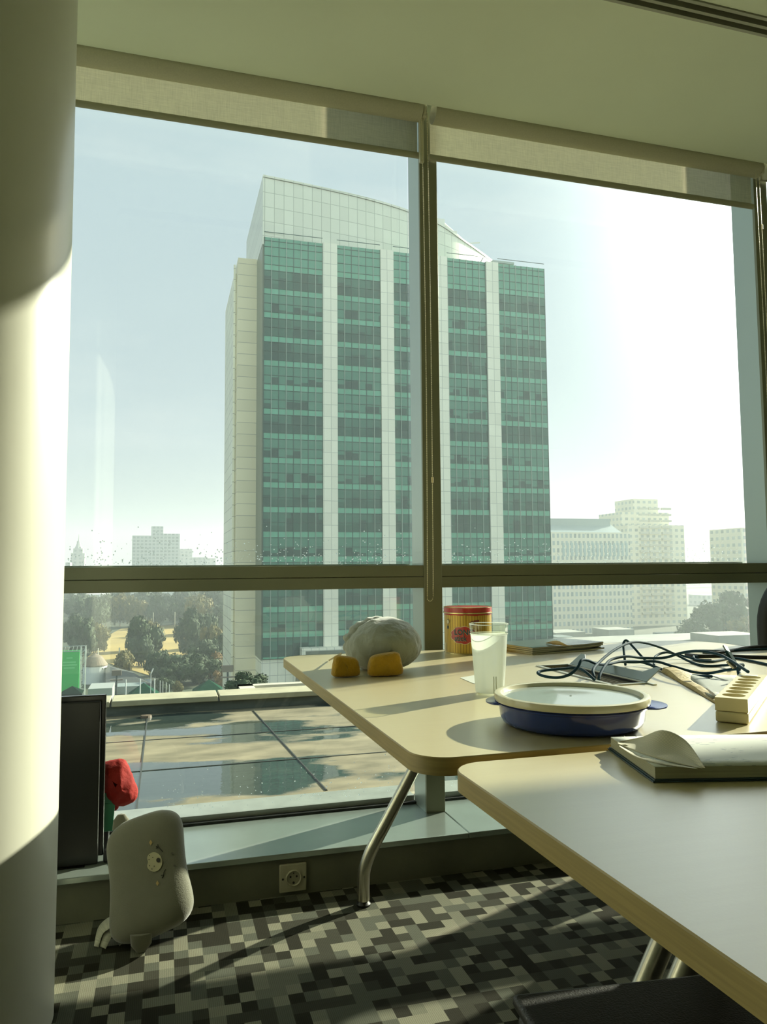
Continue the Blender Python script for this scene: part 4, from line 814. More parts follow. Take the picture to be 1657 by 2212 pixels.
# ================================================================== OUTSIDE: THE TERRACE
def terrace_mat():
    M = bpy.data.materials.new('wet_terrace'); M.use_nodes = True; nt = M.node_tree; p = nt.nodes['Principled BSDF']
    tc = N(nt, 'ShaderNodeTexCoord'); mp = N(nt, 'ShaderNodeMapping'); mp.inputs['Scale'].default_value = (.62, 1.3, 1); mp.inputs['Location'].default_value = (7.35, 2.6, 0); nt.links.new(tc.outputs['Object'], mp.inputs[0])
    n = N(nt, 'ShaderNodeTexNoise', ins={'Scale': 1.0, 'Detail': 7, 'Roughness': .52}); nt.links.new(mp.outputs[0], n.inputs['Vector'])
    wet = N(nt, 'ShaderNodeMapRange', ins={1: .465, 2: .505, 3: 0, 4: 1}); nt.links.new(n.outputs[0], wet.inputs[0])
    n2 = N(nt, 'ShaderNodeTexNoise', ins={'Scale': 5, 'Detail': 8}); nt.links.new(mp.outputs[0], n2.inputs['Vector'])
    dry = N(nt, 'ShaderNodeMix', data_type='RGBA'); nt.links.new(n2.outputs[0], dry.inputs[0]); dry.inputs[6].default_value = (.02, .025, .015, 1); dry.inputs[7].default_value = (.36, .31, .20, 1)
    mx = N(nt, 'ShaderNodeMix', data_type='RGBA'); nt.links.new(wet.outputs[0], mx.inputs[0]); nt.links.new(dry.outputs[2], mx.inputs[6]); mx.inputs[7].default_value = (.035, .05, .045, 1)
    nt.links.new(mx.outputs[2], p.inputs['Base Color'])
    rr = N(nt, 'ShaderNodeMapRange', ins={1: 0, 2: 1, 3: .75, 4: .03}); nt.links.new(wet.outputs[0], rr.inputs[0]); nt.links.new(rr.outputs[0], p.inputs['Roughness'])
    sp = N(nt, 'ShaderNodeMapRange', ins={1: 0, 2: 1, 3: .3, 4: .9}); nt.links.new(wet.outputs[0], sp.inputs[0]); nt.links.new(sp.outputs[0], p.inputs['Specular IOR Level'])
    n3 = N(nt, 'ShaderNodeTexNoise', ins={'Scale': 14, 'Detail': 2}); nt.links.new(mp.outputs[0], n3.inputs['Vector']); bm = N(nt, 'ShaderNodeBump', ins={'Strength': .05, 'Distance': .01}); nt.links.new(n3.outputs[0], bm.inputs['Height']); nt.links.new(bm.outputs[0], p.inputs['Normal'])
    return M
TZ = -.30
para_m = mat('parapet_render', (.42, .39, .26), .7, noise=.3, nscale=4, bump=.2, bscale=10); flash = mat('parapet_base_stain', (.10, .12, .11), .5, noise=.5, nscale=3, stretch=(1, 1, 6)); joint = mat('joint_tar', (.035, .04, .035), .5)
te_ = thing('roof_terrace', 'wet concrete roof terrace with puddles just outside the window', 'terrace', (1.0, 5, TZ)); tag(te_, kind='structure')
b = MB(); b.box((-6, 2.90, TZ-.3), (12, 7.25, TZ)); b.build('terrace_slab', terrace_mat(), te_)
b = MB()
for x_ in (-1.55, -.135, 4.0): b.box((x_, 2.92, TZ), (x_+.010, 7.2, TZ+.004))
for y_ in (4.2, 5.23, 6.15): b.box((-5.9, y_, TZ), (11.9, y_+.012, TZ+.0035))
b.tube([(.80, 7.1, TZ), (.93, 4.45, TZ)], .008, 6); b.build('expansion_joints', joint, te_)
b = MB(); b.lathe([(0, 0), (.05, 0), (.045, .02), (0, .025)], c=(-.14, 7.1, TZ), n=16); b.build('roof_drain', mat('drain_brown', (.12, .09, .06), .6), te_)
pa = thing('parapet', 'low cream parapet with a coping along the far side of the terrace', 'wall', (1, 7.3, TZ)); tag(pa, kind='structure')
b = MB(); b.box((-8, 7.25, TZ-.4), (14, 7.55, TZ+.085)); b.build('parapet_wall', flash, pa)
b = MB()
x_ = -8.0
while x_ < 14: b.box((x_, 7.22, TZ+.085), (x_+.93, 7.58, TZ+.135)); x_ += .945
b.build('coping', para_m, pa, bevel=.006)
b = MB(); b.box((-6, 2.80, -1.5), (12, 2.90, .12)); struct(b.build('wall_outer', para_m))
# lower roof with a skylight just beyond the parapet
def xy(px, py, z): return onz(px, py, z)
lr = thing('lower_roof', 'sunlit lower roof with raised kerb beyond the parapet', 'roof', (3.5, 13, -1.6)); tag(lr, kind='structure')
z_l = -.95; q = [xy(480, 1497, z_l), xy(545, 1480, z_l)]
kerb = mat('kerb_pale', (.50, .48, .38), .6, noise=.2, nscale=2); stain = mat('roof_stained', (.38, .34, .22), .5, noise=.7, nscale=1.2)
a0 = xy(548, 1481, z_l); b = MB(); b.box((a0.x, a0.y-3.2, z_l-1), (a0.x+9, a0.y, z_l-.12)); b.build('roof_deck', stain, lr)
b = MB(); b.box((a0.x-.25, a0.y-3.4, z_l-1), (a0.x, a0.y+.2, z_l)); b.box((a0.x-.25, a0.y, z_l-1), (a0.x+9, a0.y+.2, z_l)); b.build('roof_kerb', kerb, lr)
b = MB(); b.add([(a0.x-2.6, a0.y-2.0, z_l-.75), (a0.x-.26, a0.y-3.2, z_l-.1), (a0.x-.26, a0.y+.1, z_l-.1), (a0.x-1.4, a0.y+.1, z_l-.45)], [(0, 1, 2, 3)]); b.build('glass_canopy', mat('canopy_glass', (.30, .42, .40), .15, metal=.2), lr, solid=.04)

# ================================================================== OUTSIDE: THE TOWER
GZ = -29.0; D = 115.0; FH = 3.80
Xt = lambda px, Y: ony(px, 700, Y).x
def cw_mat():
    M = bpy.data.materials.new('curtain_wall'); M.use_nodes = True; nt = M.node_tree; p = nt.nodes['Principled BSDF']; p.inputs['Roughness'].default_value = .12; p.inputs['Specular IOR Level'].default_value = .45
    tc = N(nt, 'ShaderNodeTexCoord'); s = N(nt, 'ShaderNodeSeparateXYZ'); nt.links.new(tc.outputs['Object'], s.inputs[0])
    geo = N(nt, 'ShaderNodeNewGeometry')
    v = math_chain(nt, 'DIVIDE', s.outputs['Z'], FH); u = math_chain(nt, 'DIVIDE', s.outputs['X'], 1.16)
    fv = math_chain(nt, 'FRACT', v); fl = math_chain(nt, 'FLOOR', v)
    spand = math_chain(nt, 'LESS_THAN', fv, .25)
    def wn(a, b_, k):
        c = N(nt, 'ShaderNodeCombineXYZ'); nt.links.new(a, c.inputs[0]) if not isinstance(a, (int, float)) else None
        nt.links.new(b_, c.inputs[1]); c.inputs[2].default_value = k; w = N(nt, 'ShaderNodeTexWhiteNoise'); nt.links.new(c.outputs[0], w.inputs[0]); return w.outputs[0]
    cell = wn(math_chain(nt, 'FLOOR', u), fl, 1.0); wide = wn(math_chain(nt, 'FLOOR', math_chain(nt, 'DIVIDE', u, 3.7)), fl, 2.0); rowr = wn(0, fl, 3.0)
    # blinds: each pane drawn down by its own amount; some floors dark all along
    drawn = math_chain(nt, 'GREATER_THAN', math_chain(nt, 'ADD', fv, math_chain(nt, 'MULTIPLY', cell, .35)), .80)
    drawn = math_chain(nt, 'MULTIPLY', drawn, math_chain(nt, 'GREATER_THAN', wide, .25))
    lite = math_chain(nt, 'MULTIPLY', math_chain(nt, 'GREATER_THAN', rowr, .45), math_chain(nt, 'GREATER_THAN', math_chain(nt, 'ADD', fv, math_chain(nt, 'MULTIPLY', cell, .5)), .62))
    f = math_chain(nt, 'MAXIMUM', math_chain(nt, 'MULTIPLY', drawn, .4), math_chain(nt, 'MULTIPLY', lite, .85))
    dk = N(nt, 'ShaderNodeMix', data_type='RGBA'); nt.links.new(cell, dk.inputs[0]); dk.inputs[6].default_value = (.012, .050, .036, 1); dk.inputs[7].default_value = (.030, .105, .070, 1)
    lt = N(nt, 'ShaderNodeMix', data_type='RGBA'); nt.links.new(f, lt.inputs[0]); nt.links.new(dk.outputs[2], lt.inputs[6]); lt.inputs[7].default_value = (.07, .21, .14, 1)
    sp = N(nt, 'ShaderNodeMix', data_type='RGBA'); nt.links.new(spand, sp.inputs[0]); nt.links.new(lt.outputs[2], sp.inputs[6])
    sc = N(nt, 'ShaderNodeMix', data_type='RGBA'); nt.links.new(cell, sc.inputs[0]); sc.inputs[6].default_value = (.10, .30, .19, 1); sc.inputs[7].default_value = (.13, .36, .24, 1); nt.links.new(sc.outputs[2], sp.inputs[7])
    crown = math_chain(nt, 'GREATER_THAN', s.outputs['Z'], 21*FH+.9)      # the blank glass at the top
    cz = N(nt, 'ShaderNodeMix', data_type='RGBA'); nt.links.new(crown, cz.inputs[0]); nt.links.new(sp.outputs[2], cz.inputs[6]); cz.inputs[7].default_value = (.09, .27, .18, 1)
    nt.links.new(cz.outputs[2], p.inputs['Base Color']); MATS['cw'] = M; return M
cwm = cw_mat(); fin_m = mat('tower_fin', (.26, .33, .27), .5); fin_d = mat('tower_fin_dark', (.02, .06, .05), .5)
# heights are set so that spandrel k starts at TB + k*FH
TB = ony(601, 637, D).z-20*FH+.0
ROOF = ony(600, 515, D).z
tw = thing('office_tower', 'tall office tower with green glass bands and white stone piers', 'building', (Xt(570, D), D, TB), None)
WHT = panel_mat('tower_stone', (.72, .70, .56), (.36, .37, .31), 1.17, FH/2, .07, z0=0)
CRM = panel_mat('tower_cream', (.80, .72, .48), (.45, .42, .30), 7.3, FH/2, .10, z0=0); CRY = panel_mat('tower_cream_side', (.80, .78, .60), (.36, .35, .26), 4.2, FH/2, .10, axis='Y')
glass_x = [(570, 697), (728, 822), (850, 936), (967, 1050), (1077, 1178)]; pier_x = [(697, 728), (822, 850), (936, 967), (1050, 1077)]
zl = ony(601, 1423, D).z
for i, (a, c) in enumerate(glass_x):
    x0, x1 = Xt(a, D), Xt(c, D); zb = zl if i == 0 else GZ
    b = MB(); b.box((x0, D, zb), (x1, D+8, ROOF)); b.mi = 0
    n = round((x1-x0)/1.16)
    for k in range(n+1):
        xx = x0+(x1-x0)*k/n; b.mi = 1 if k % 2 else 2; b.box((xx-.05, D-(.16 if k % 2 else .06), zb), (xx+.05, D, ROOF))
    k = math.ceil((zb-TB)/FH)
    while TB+k*FH < ROOF:
        b.mi = 2
        for zz in (0, .25*FH, .62*FH): b.box((x0, D-.07, TB+k*FH+zz-.045), (x1, D, TB+k*FH+zz+.045))
        k += 1
    b.build('glass_bay', [cwm, fin_m, fin_d], tw)
for a, c in pier_x:
    b = MB(); b.box((Xt(a, D), D-.35, GZ), (Xt(c, D), D+6, ROOF+.05)); b.build('stone_pier', WHT, tw)
x570, x1178 = Xt(570, D), Xt(1178, D)
b = MB(); b.box((x570+.3, D+2, GZ), (x1178-.2, D+34, ROOF-.4)); b.build('tower_core', WHT, tw)
b = MB(); b.box((x570-.2, D+.3, zl-.2), (x570+.02, D+7.9, ROOF)); b.build('bay_return', mat('bay_return', (.17, .20, .14), .4), tw)
# rear cream wings on the left, stepping back
xa, xb = ony(552, 800, 122.8).x, ony(513, 800, 122.8).x; zr = ony(530, 558, 122.8).z
b = MB(); b.box((xb, 122.8, GZ), (xa+6, 150, zr)); b.build('cream_wing', CRM, tw)
b = MB(); b.box((x570-.15, 116.5, GZ), (x570+3, 125, zr-.1)); b.build('cream_return', CRY, tw)
b = MB(); b.box((xb-.25, 126, GZ), (xb+5, 146, zr-1.5)); b.box((xb-.5, 125.2, GZ), (xb-.2, 125.6, zr-.3)); b.build('rear_wing', CRY, tw)
b = MB(); b.box((x570-.1, 115.5, GZ), (x570+5.1, 118, zl-.15)); b.build('podium_stone', WHT, tw)
b = MB(); b.box((Xt(648, D), D-2.2, ony(650, 1412, D).z-11), (Xt(770, D), D, ony(650, 1398, D).z)); b.build('entrance_block', WHT, tw)
b = MB(); b.box((Xt(655, D), D-2.25, ony(650, 1410, D).z-9), (Xt(762, D), D-2.2, ony(650, 1404, D).z)); b.build('entrance_glass', mat('entrance_glass', (.10, .12, .08), .2), tw)
# curved screen wall on the roof: a convex arc in plan, level top
zc = ony(568, 378, D).z; arc_px = [(568, 378, 115), (670, 399, 115.8), (780, 424, 117), (870, 450, 118.6), (945, 480, 120.6), (1000, 517, 123.2), (1052, 554, 128), (1085, 582, 136)]; arc = [(14.03, 115.0), (21.75, 116.0), (30.64, 117.5), (38.63, 119.7), (46.24, 123.1), (53.35, 128.4), (60.6, 135.2), (66, 143)]
ap = smooth_path([ony(*q_) for q_ in arc_px], 10); crown_m = panel_mat('roof_screen', (.60, .60, .48), (.36, .37, .29), 1.55, 2.35, .10, z0=.7, rough=.32, metal=.15)
b = MB()
for z0, z1, off in ((ROOF-1.2, zc-.35, 0), (zc-.35, zc, -.18)):
    f_ = [Vector((p.x, p.y+off, max(p.z, ROOF-1)-zc)) for p in ap]; g_ = [Vector((p.x+.3, p.y+1.0, max(p.z, ROOF-1)-zc)) for p in ap]
    lo = lambda p: Vector((p.x, p.y, ROOF-1.2)) if z0 < ROOF else p+Vector((0, 0, z0))
    b.grid([[lo(p), p+Vector((0, 0, z1))] for p in f_]); b.grid([[lo(p), p+Vector((0, 0, z1))] for p in g_]); b.grid([[p+Vector((0, 0, z1)), q_+Vector((0, 0, z1))] for p, q_ in zip(f_, g_)])
b.build('roof_screen', crown_m, tw)
b = MB(); b.box((14.04, 115.0, ROOF-1), (14.4, 140, zc)); b.build('roof_screen_side', crown_m, tw)
# plant on the roof
b = MB(); zc0 = zc; p_ = ony(967, 470, 124); zc = ony(965, 492, 124).z; b.box((p_.x-1.2, 126, zc-1), (p_.x+2.6, 129, zc+.6)); b.box((p_.x-2.0, 126, zc+.5), (p_.x+.2, 128, zc+2.6)); b.tube([(p_.x-.4, 126.5, zc+2.3), (p_.x+6.5, 128.5, zc-1.2)], .32, 8); b.tube([(p_.x+5.2, 128, zc-.6), (p_.x+8, 128, zc-.1)], .12, 6); b.build('roof_crane', mat('crane_white', (.62, .62, .55), .4), tw)
b = MB(); p0_, p1_ = ony(1056, 556, D), ony(1103, 561, D); b.tube([p0_+Vector((0, 3, .2)), p1_+Vector((0, 3, .2))], .18, 6); b.tube([p0_+Vector((-.6, 3, -.3)), p0_+Vector((.3, 3, 1.2))], .12, 6); b.build('roof_boom', mat('boom_grey', (.20, .20, .17), .5), tw)
b = MB(); x0_, x1_ = Xt(1090, D)-1.2, Xt(1122, D)-.3; z_ = ony(1105, 560, D).z; b.box((x0_, D+1.5, ROOF-.4), (x1_, D+4, z_-.3)); b.box((x0_-.2, D+1.3, z_-.3), (x1_+.2, D+4.2, z_+.1)); b.box((x0_-1.8, D+1.6, ROOF-.4), (x0_, D+3, z_-1.0)); b.build('roof_plant_box', mat('plant_grey', (.33, .36, .32), .5), tw)

# ================================================================== OUTSIDE: LAND, TREES, CITY
grass = mat('park_ground', (.055, .075, .035), .9, noise=.6, nscale=.02)
b = MB(); b.box((-2500, 20, GZ-1), (3500, 5000, GZ)); tag(b.build('ground', grass), 'dark green ground of the park and city', 'ground', kind='structure')
lawn_m = mat('lawn', (.40, .30, .09), .9, noise=.35, nscale=.05)
lp_ = [(190, 1420), (225, 1378), (262, 1358), (330, 1352), (380, 1350), (430, 1360), (520, 1372), (520, 1392), (430, 1420), (400, 1452), (330, 1462), (250, 1438)]
b = MB(); b.prism([tuple(onz(x_, y_, GZ)[:2]) for x_, y_ in lp_], GZ, GZ+.15); tag(b.build('lawn', lawn_m), 'sunlit golden lawn among the park trees', 'lawn', kind='stuff')
leaf_cols = [((.045, .075, .022), (.014, .032, .012)), ((.18, .14, .035), (.06, .07, .018)), ((.22, .13, .04), (.08, .06, .02))]
bark = mat('bark', (.16, .12, .08), .9)
def crown_mesh(seed, ncl, nl, leaf):
    rnd = random.Random(seed); b = MB()
    cl = []
    for k in range(ncl):
        a = rnd.uniform(0, 6.28); rr = rnd.uniform(0, .62); cl.append((Vector((rr*math.cos(a), rr*math.sin(a), rnd.uniform(.26, .84)-.18*rr)), rnd.uniform(.20, .32)))
    for c_, r in cl: b.sphere(c_, (r*.8, r*.8, r*.65), 8, 6, .12)
    for k in range(nl):
        c_, r = rnd.choice(cl); d = Vector((rnd.gauss(0, 1), rnd.gauss(0, 1), rnd.gauss(0, 1)*.8)).normalized(); p = c_+Vector((d.x*r, d.y*r, d.z*r*.8))*rnd.uniform(.85, 1.12)
        u = Vector((rnd.gauss(0, 1), rnd.gauss(0, 1), rnd.gauss(0, 1))).normalized(); w = u.cross(d+Vector((.01, 0, 0))).normalized(); s_ = leaf*rnd.uniform(.6, 1.3)
        b.add([p-u*s_-w*s_*.6, p+u*s_-w*s_*.5, p+u*s_*.7+w*s_*.6, p-u*s_*.6+w*s_*.6], [(0, 1, 2, 3)])
    return b
protos = []
for v in range(6):
    kind = (0, 0, 0, 1, 1, 2)[v]; lm = mat('foliage_%d' % kind, leaf_cols[kind][0], .8, col2=leaf_cols[kind][1], nscale=6)
    b = crown_mesh(v+3, 17, 2600, .045); me_c = None
    r = bpy.data.objects.new('tree', None); COL.objects.link(r)
    co = b.build('tree_crown', lm, r)
    t_ = MB(); t_.tube(smooth_path([(0, 0, 0), (.02, .01, .25), (.0, .02, .55)], 3), [.03, .028, .026, .025, .022, .02, .018][:7], 7)
    t_.tube([(.01, .01, .3), (.25, .1, .6)], .012, 5); t_.tube([(.01, .01, .32), (-.22, -.1, .62)], .012, 5); t_.build('tree_trunk', bark, r)
    protos.append(r)
used = set()
def tree(px, pyb, h, w=None, v=0, label=None, group=None, base=None):
    """trunk foot on the ground where the photo shows it at (px, pyb)"""
    p = base or onz(px, pyb, GZ); r = protos[v] if v not in used else copy_tree(protos[v]); used.add(v)
    r.location = p; r.scale = ((w or h)*.56, (w or h)*.56, h); r.rotation_euler = (0, 0, random.uniform(0, 6.28)); return tag(r, label, 'tree', group)
NEAR = [(300, 1440, 26, 24, 0, 'big dark spreading tree standing alone on the lawn'), (322, 1405, 20, 20, 3, 'olive tree behind the big dark one on the lawn'), (270, 1462, 13, 14, 4, 'sunny olive tree at the foot of the big dark tree'),
        (345, 1470, 14, 15, 1, 'dark round tree at the near edge of the lawn'), (415, 1415, 27, 22, 2, 'tallest dark tree right of the lawn'), (450, 1400, 22, 19, 1, 'dark tree close behind the tallest one right of the lawn'),
        (462, 1428, 21, 15, 3, 'slim golden tree beside the green glass tower'), (430, 1478, 13, 22, 0, 'broad dark tree behind the right green tent'), (395, 1468, 12, 20, 1, 'wide low dark tree between the two tents'),
        (468, 1470, 13, 17, 5, 'brown-leaved tree right behind the right tent'), (440, 1450, 15, 20, 2, 'dark tree in the middle of the right-hand clump'), (385, 1505, 6.5, 5, 4, 'small pale golden shrub left of the right tent'), (480, 1490, 9, 10, 5, 'reddish shrub beside the tower wall'),
        (180, 1420, 24, 20, 1, 'dark tree behind the white round house'), (212, 1412, 19, 17, 4, 'olive tree between the white house and the lawn'), (160, 1400, 22, 22, 0, 'dark tree above the green screen'), (480, 1440, 17, 14, 0, 'dark tree hard against the tower corner'), (352, 1500, 7, 9, 0, 'low dark shrub behind the middle tent'), (370, 1485, 10, 14, 2, 'round dark bush between the tents')]
for (px, py, h, w, v, lab) in NEAR: tree(px, py, h*.60, w*.66, v, lab)
far_rows = [(1368, 8, 150, 490), (1352, 10, 140, 492), (1336, 12, 140, 492), (1322, 13, 140, 492), (1310, 13, 140, 492)]
LB = ['tree in the first wooded row at the far side of the lawn', 'tree in the second wooded row behind the lawn', 'tree in the third wooded row towards the city', 'hazy tree in the fourth wooded row towards the city', 'hazy tree in the last wooded row before the buildings']
for k, (py, n, xa_, xb_) in enumerate(far_rows):
    for i in range(n):
        px = xa_+(xb_-xa_)*(i+random.uniform(.1, .9))/n
        if k == 0 and 235 < px < 430: continue
        tree(px, py+random.uniform(-4, 4), random.uniform(13, 19), random.uniform(16, 22), random.choice((0, 1, 2, 3, 0, 1)), LB[k], 'trees of wooded row %s' % ('one', 'two', 'three', 'four', 'five')[k])
tree(500, 1330, 30, 36, 0, 'large bluish tree close to the left side of the tower', None, onz(482, 1345, GZ))
for i, (px, py, h, w) in enumerate(((1505, 1402, 10, 15), (1530, 1394, 14, 22), (1560, 1392, 17, 26), (1590, 1390, 20, 24), (1612, 1398, 12, 18), (1640, 1390, 17, 24))):
    tree(px, py, h, w, (2, 0, 1, 0, 3, 1)[i], ['pale tree right beside the apartment tower', 'hazy tree left of the three big ones at the right', 'largest hazy tree between the right-hand buildings', 'big hazy tree left of the far right block', 'low tree at the foot of the far right block', 'tree half hidden by the right mullion'][i])
tree(528, 1492, 1.25, 2.6, 0, 'small brown bush at the foot of the cream tower wing', None, onz(530, 1500, -6))

def building(name, label, px0, px1, pyt, Y, depth, m_, group=None, roofs=(), cat='building'):
    x0, x1 = ony(px0, 1200, Y).x, ony(px1, 1200, Y).x; zt = ony((px0+px1)/2, pyt, Y).z
    r = thing(name, label, cat, (x0, Y, GZ), group)
    b = MB(); b.box((x0, Y, GZ), (x1, Y+depth, zt)); b.build('block', m_, r)
    for (a, c, t, dy) in roofs:
        xa_, xb_ = ony(a, 1200, Y+dy).x, ony(c, 1200, Y+dy).x; b = MB(); b.box((xa_, Y+dy, zt-.5), (xb_, Y+depth-1, ony((a+c)/2, t, Y+dy).z)); b.build('upper_block', m_, r)
    return r
hot = window_wall_mat('hotel_wall', (.40, .42, .40), (.16, .19, .19), 3.6, 3.3, (.2, .85), (.3, .85)); wht = window_wall_mat('white_slab_wall', (.62, .64, .60), (.10, .14, .14), 7, 3.6, (.08, .7), (.35, .75))
offw = window_wall_mat('office_wall', (.62, .58, .44), (.20, .25, .25), 2.15, 3.25, (.25, .78), (.2, .78)); apt = window_wall_mat('apartment_wall', (.60, .56, .42), (.26, .29, .27), 3.4, 3.1, (.2, .7), (.35, .8)); far_ = window_wall_mat('far_wall', (.45, .45, .42), (.25, .27, .27), 5, 4)
building('hotel_block', 'wide slab hotel with a raised core on the left skyline', 285, 388, 1157, 760, 25, hot, None, ((326, 352, 1137, 4), (352, 388, 1153, 2)))
building('white_apartment_slab', 'long white building with dark window bands above the wood', 283, 408, 1272, 560, 16, wht)
building('office_block', 'low pale office block left of the white slab building', 150, 235, 1284, 540, 20, wht); 
for i, (a, c, t, Y, lab) in enumerate(((388, 415, 1186, 900, 'grey block right of the slab hotel'), (416, 446, 1204, 850, 'low grey block further right on the left skyline'), (447, 466, 1206, 950, 'faint block just left of the green tower'), (142, 152, 1215, 800, 'sliver of a block at the far left of the skyline'), (250, 284, 1262, 640, 'pale block left of the white slab'), (410, 440, 1272, 650, 'pale low roofs right of the white slab'), (440, 470, 1266, 700, 'white low block near the tower'), (205, 250, 1268, 700, 'pale block behind the office block'))):
    building('city_block', lab, a, c, t, Y, 20, far_ if Y > 700 else wht)
spx = ony(168, 1200, 820).x; sp = thing('spired_tower', 'slender stepped tower with a spire at the far left', 'building', (spx, 820, GZ)); zt = ony(168, 1195, 820).z; zs = ony(168, 1158, 820).z
b = MB(); b.box((spx-6.5, 820, GZ), (spx+6.5, 833, zt)); b.box((spx-4.5, 821, zt), (spx+4.5, 831, zt+5)); b.build('shaft', far_, sp)
b = MB(); b.lathe([(4, 0), (2.5, 3), (.5, 9), (.15, zs-zt-3)], c=(spx, 826, zt+5), n=8); b.build('spire', mat('spire_grey', (.35, .36, .34), .5), sp)
# right-hand side
ob = building('arcaded_office', 'long pale office building with rows of square windows right of the tower', 1192, 1362, 1150, 300, 30, offw)
x0, x1 = ony(1190, 1200, 302).x, ony(1350, 1200, 302).x; b = MB(); b.add([(x0, 302, ony(1200, 1152, 302).z), (x1, 302, ony(1340, 1154, 302).z), (x1-1.5, 316, ony(1340, 1122, 310).z), (x0, 316, ony(1200, 1120, 310).z)], [(0, 1, 2, 3)]); b.box((x0, 310, 10), (x1-2, 325, ony(1250, 1121, 312).z)); b.build('mansard_roof', mat('mansard', (.15, .21, .21), .5), ob)
b = MB()
xx = ony(1215, 1200, 300).x
while xx < ony(1352, 1200, 300).x: b.box((xx, 299.8, ony(1280, 1202, 300).z), (xx+1.1, 300, ony(1280, 1173, 300).z)); xx += 2.15
b.build('tall_windows', mat('tall_window', (.22, .32, .32), .3), ob)
building('apartment_tower', 'stepped pale apartment tower on the right', 1358, 1480, 1134, 330, 30, apt, None, ((1345, 1448, 1107, 8), (1372, 1425, 1078, 12)))
at = bpy.data.objects['apartment_tower']
b = MB()
for k in range(18):
    z_ = GZ+6+k*3.1
    for a, c in ((1382, 1400), (1402, 1425), (1430, 1450)): b.box((ony(a, 1200, 330).x, 328.6, z_), (ony(c, 1200, 330).x, 330, z_+1.0))
b.build('balconies', mat('balcony', (.40, .38, .30), .6), at)
building('cream_block', 'pale block cut off by the right mullion', 1604, 1650, 1140, 270, 20, apt)
for a, c, t, Y, lab in ((1510, 1562, 1178, 1000, 'faint glass skyscraper on the right horizon'), (1585, 1605, 1176, 900, 'faint slim block on the right horizon'), (1490, 1512, 1206, 1100, 'faintest low block on the right horizon')):
    building('skyscraper', lab, a, c, t, Y, 30, far_, None, ((1534, 1548, 1124, 5), (1520, 1550, 1150, 3)) if a == 1510 else ())
building('hidden_block', 'hazy block behind the trees on the right', 1522, 1600, 1285, 480, 20, far_)
lowm = mat('low_roof', (.27, .28, .24), .6, noise=.3, nscale=.2); lowd = mat('low_roof_dark', (.12, .16, .15), .6, noise=.3, nscale=.2)
for a, c, t, Y, dp, m_, lab in ((1196, 1260, 1366, 235, 12, lowm, 'low grey shed roof at the foot of the office building'), (1310, 1365, 1360, 220, 10, lowm, 'white plant room on the low roofs'), (1180, 1640, 1386, 190, 20, lowm, 'long pale flat roof behind the far table edge'), (1370, 1545, 1378, 212, 14, lowd, 'long dark corrugated roof before the apartment tower'), (1545, 1640, 1372, 180, 12, lowm, 'pale wall at the lower right of the window'), (1200, 1235, 1376, 214, 8, lowd, 'small grey hut beside the tower'), (1440, 1500, 1370, 240, 10, lowd, 'dark low roof under the pale tree')):
    building('low_building', lab, a, c, t, Y, dp, m_, None)
# ---- foreground of the park: green screen, round house, tents, poles
YB = 175.0
gs = thing('advertising_screen', 'large bright green sheet on scaffolding at the far left', 'billboard', (ony(140, 1400, YB).x, YB, GZ)); px_ = lambda x, y, Y=YB: ony(x, y, Y)
a1, a2 = px_(120, 1405), px_(172, 1408); b = MB(); b.box((a1.x, YB, GZ), (a2.x, YB+.4, px_(150, 1405).z)); b.build('green_sheet', mat('green_sheet', (.04, .48, .10), .6), gs)
b = MB()
for x_ in (174, 184):
    p = px_(x_, 1400); 
    for dy in (0, 2): b.tube([(p.x, YB+dy, GZ), (p.x, YB+dy, px_(x_, 1396).z)], .08, 5)
pL, pR = px_(174, 1400).x, px_(184, 1400).x; z_ = GZ
while z_ < px_(180, 1400).z-1: b.tube([(pL, YB, z_), (pR, YB, z_+1.2)], .05, 4); b.tube([(pL, YB, z_+1.2), (pR, YB, z_+1.2)], .05, 4); z_ += 1.2
b.build('scaffold_tower', mat('scaffold', (.45, .50, .47), .4, metal=.3), gs)
b = MB(); zt = px_(150, 1396).z
for z_ in (zt, zt-1.1): b.tube([(px_(120, 1400).x, YB, z_), (px_(184, 1400).x, YB, z_)], .07, 5)
x_ = px_(122, 1400).x
while x_ < px_(184, 1400).x: b.tube([(x_, YB, zt-1.1), (x_+.2, YB, zt)], .05, 4); x_ += .8
b.build('top_truss', MATS['scaffold'], gs)
b = MB(); zc_ = px_(150, 1432).z
for k, (w_, dz) in enumerate(((1.2, .9), (2.6, 0), (3.0, -.6), (2.2, -1.2))): b.box((px_(150, 1430).x-w_/2, YB-.05, zc_+dz), (px_(150, 1430).x+w_/2, YB-.01, zc_+dz+.28))
b.build('faint_lettering', mat('faint_print', (.15, .62, .22), .6), gs)
YH = 215.0; hx0, hx1 = ony(176, 1450, YH).x, ony(230, 1450, YH).x; hs = thing('round_house', 'white rounded house with a brown tiled roof left of the lawn', 'house', ((hx0+hx1)/2, YH, GZ)); rr_ = (hx1-hx0)/2; zc2 = ony(200, 1441, YH).z
b = MB(); b.lathe([(0, 0), (rr_, 0), (rr_, zc2-GZ), (0, zc2-GZ)], c=((hx0+hx1)/2, YH+rr_, GZ), n=28); b.build('house_wall', mat('house_white', (.60, .64, .62), .7), hs)
b = MB(); b.lathe([(rr_*1.04, 0), (rr_*1.05, .3), (rr_*.55, 2.4), (0, 3.3)], c=((hx0+hx1)/2, YH+rr_, zc2), n=28); b.build('house_roof', mat('house_roof', (.20, .16, .11), .8, noise=.3, nscale=2), hs)
b = MB(); p = ony(218, 1464, YH+.5); b.box((p.x-.7, YH+1.1, p.z-1.2), (p.x+.7, YH+1.6, p.z+1.2)); b.build('house_window', mat('house_window', (.10, .09, .07), .5), hs)
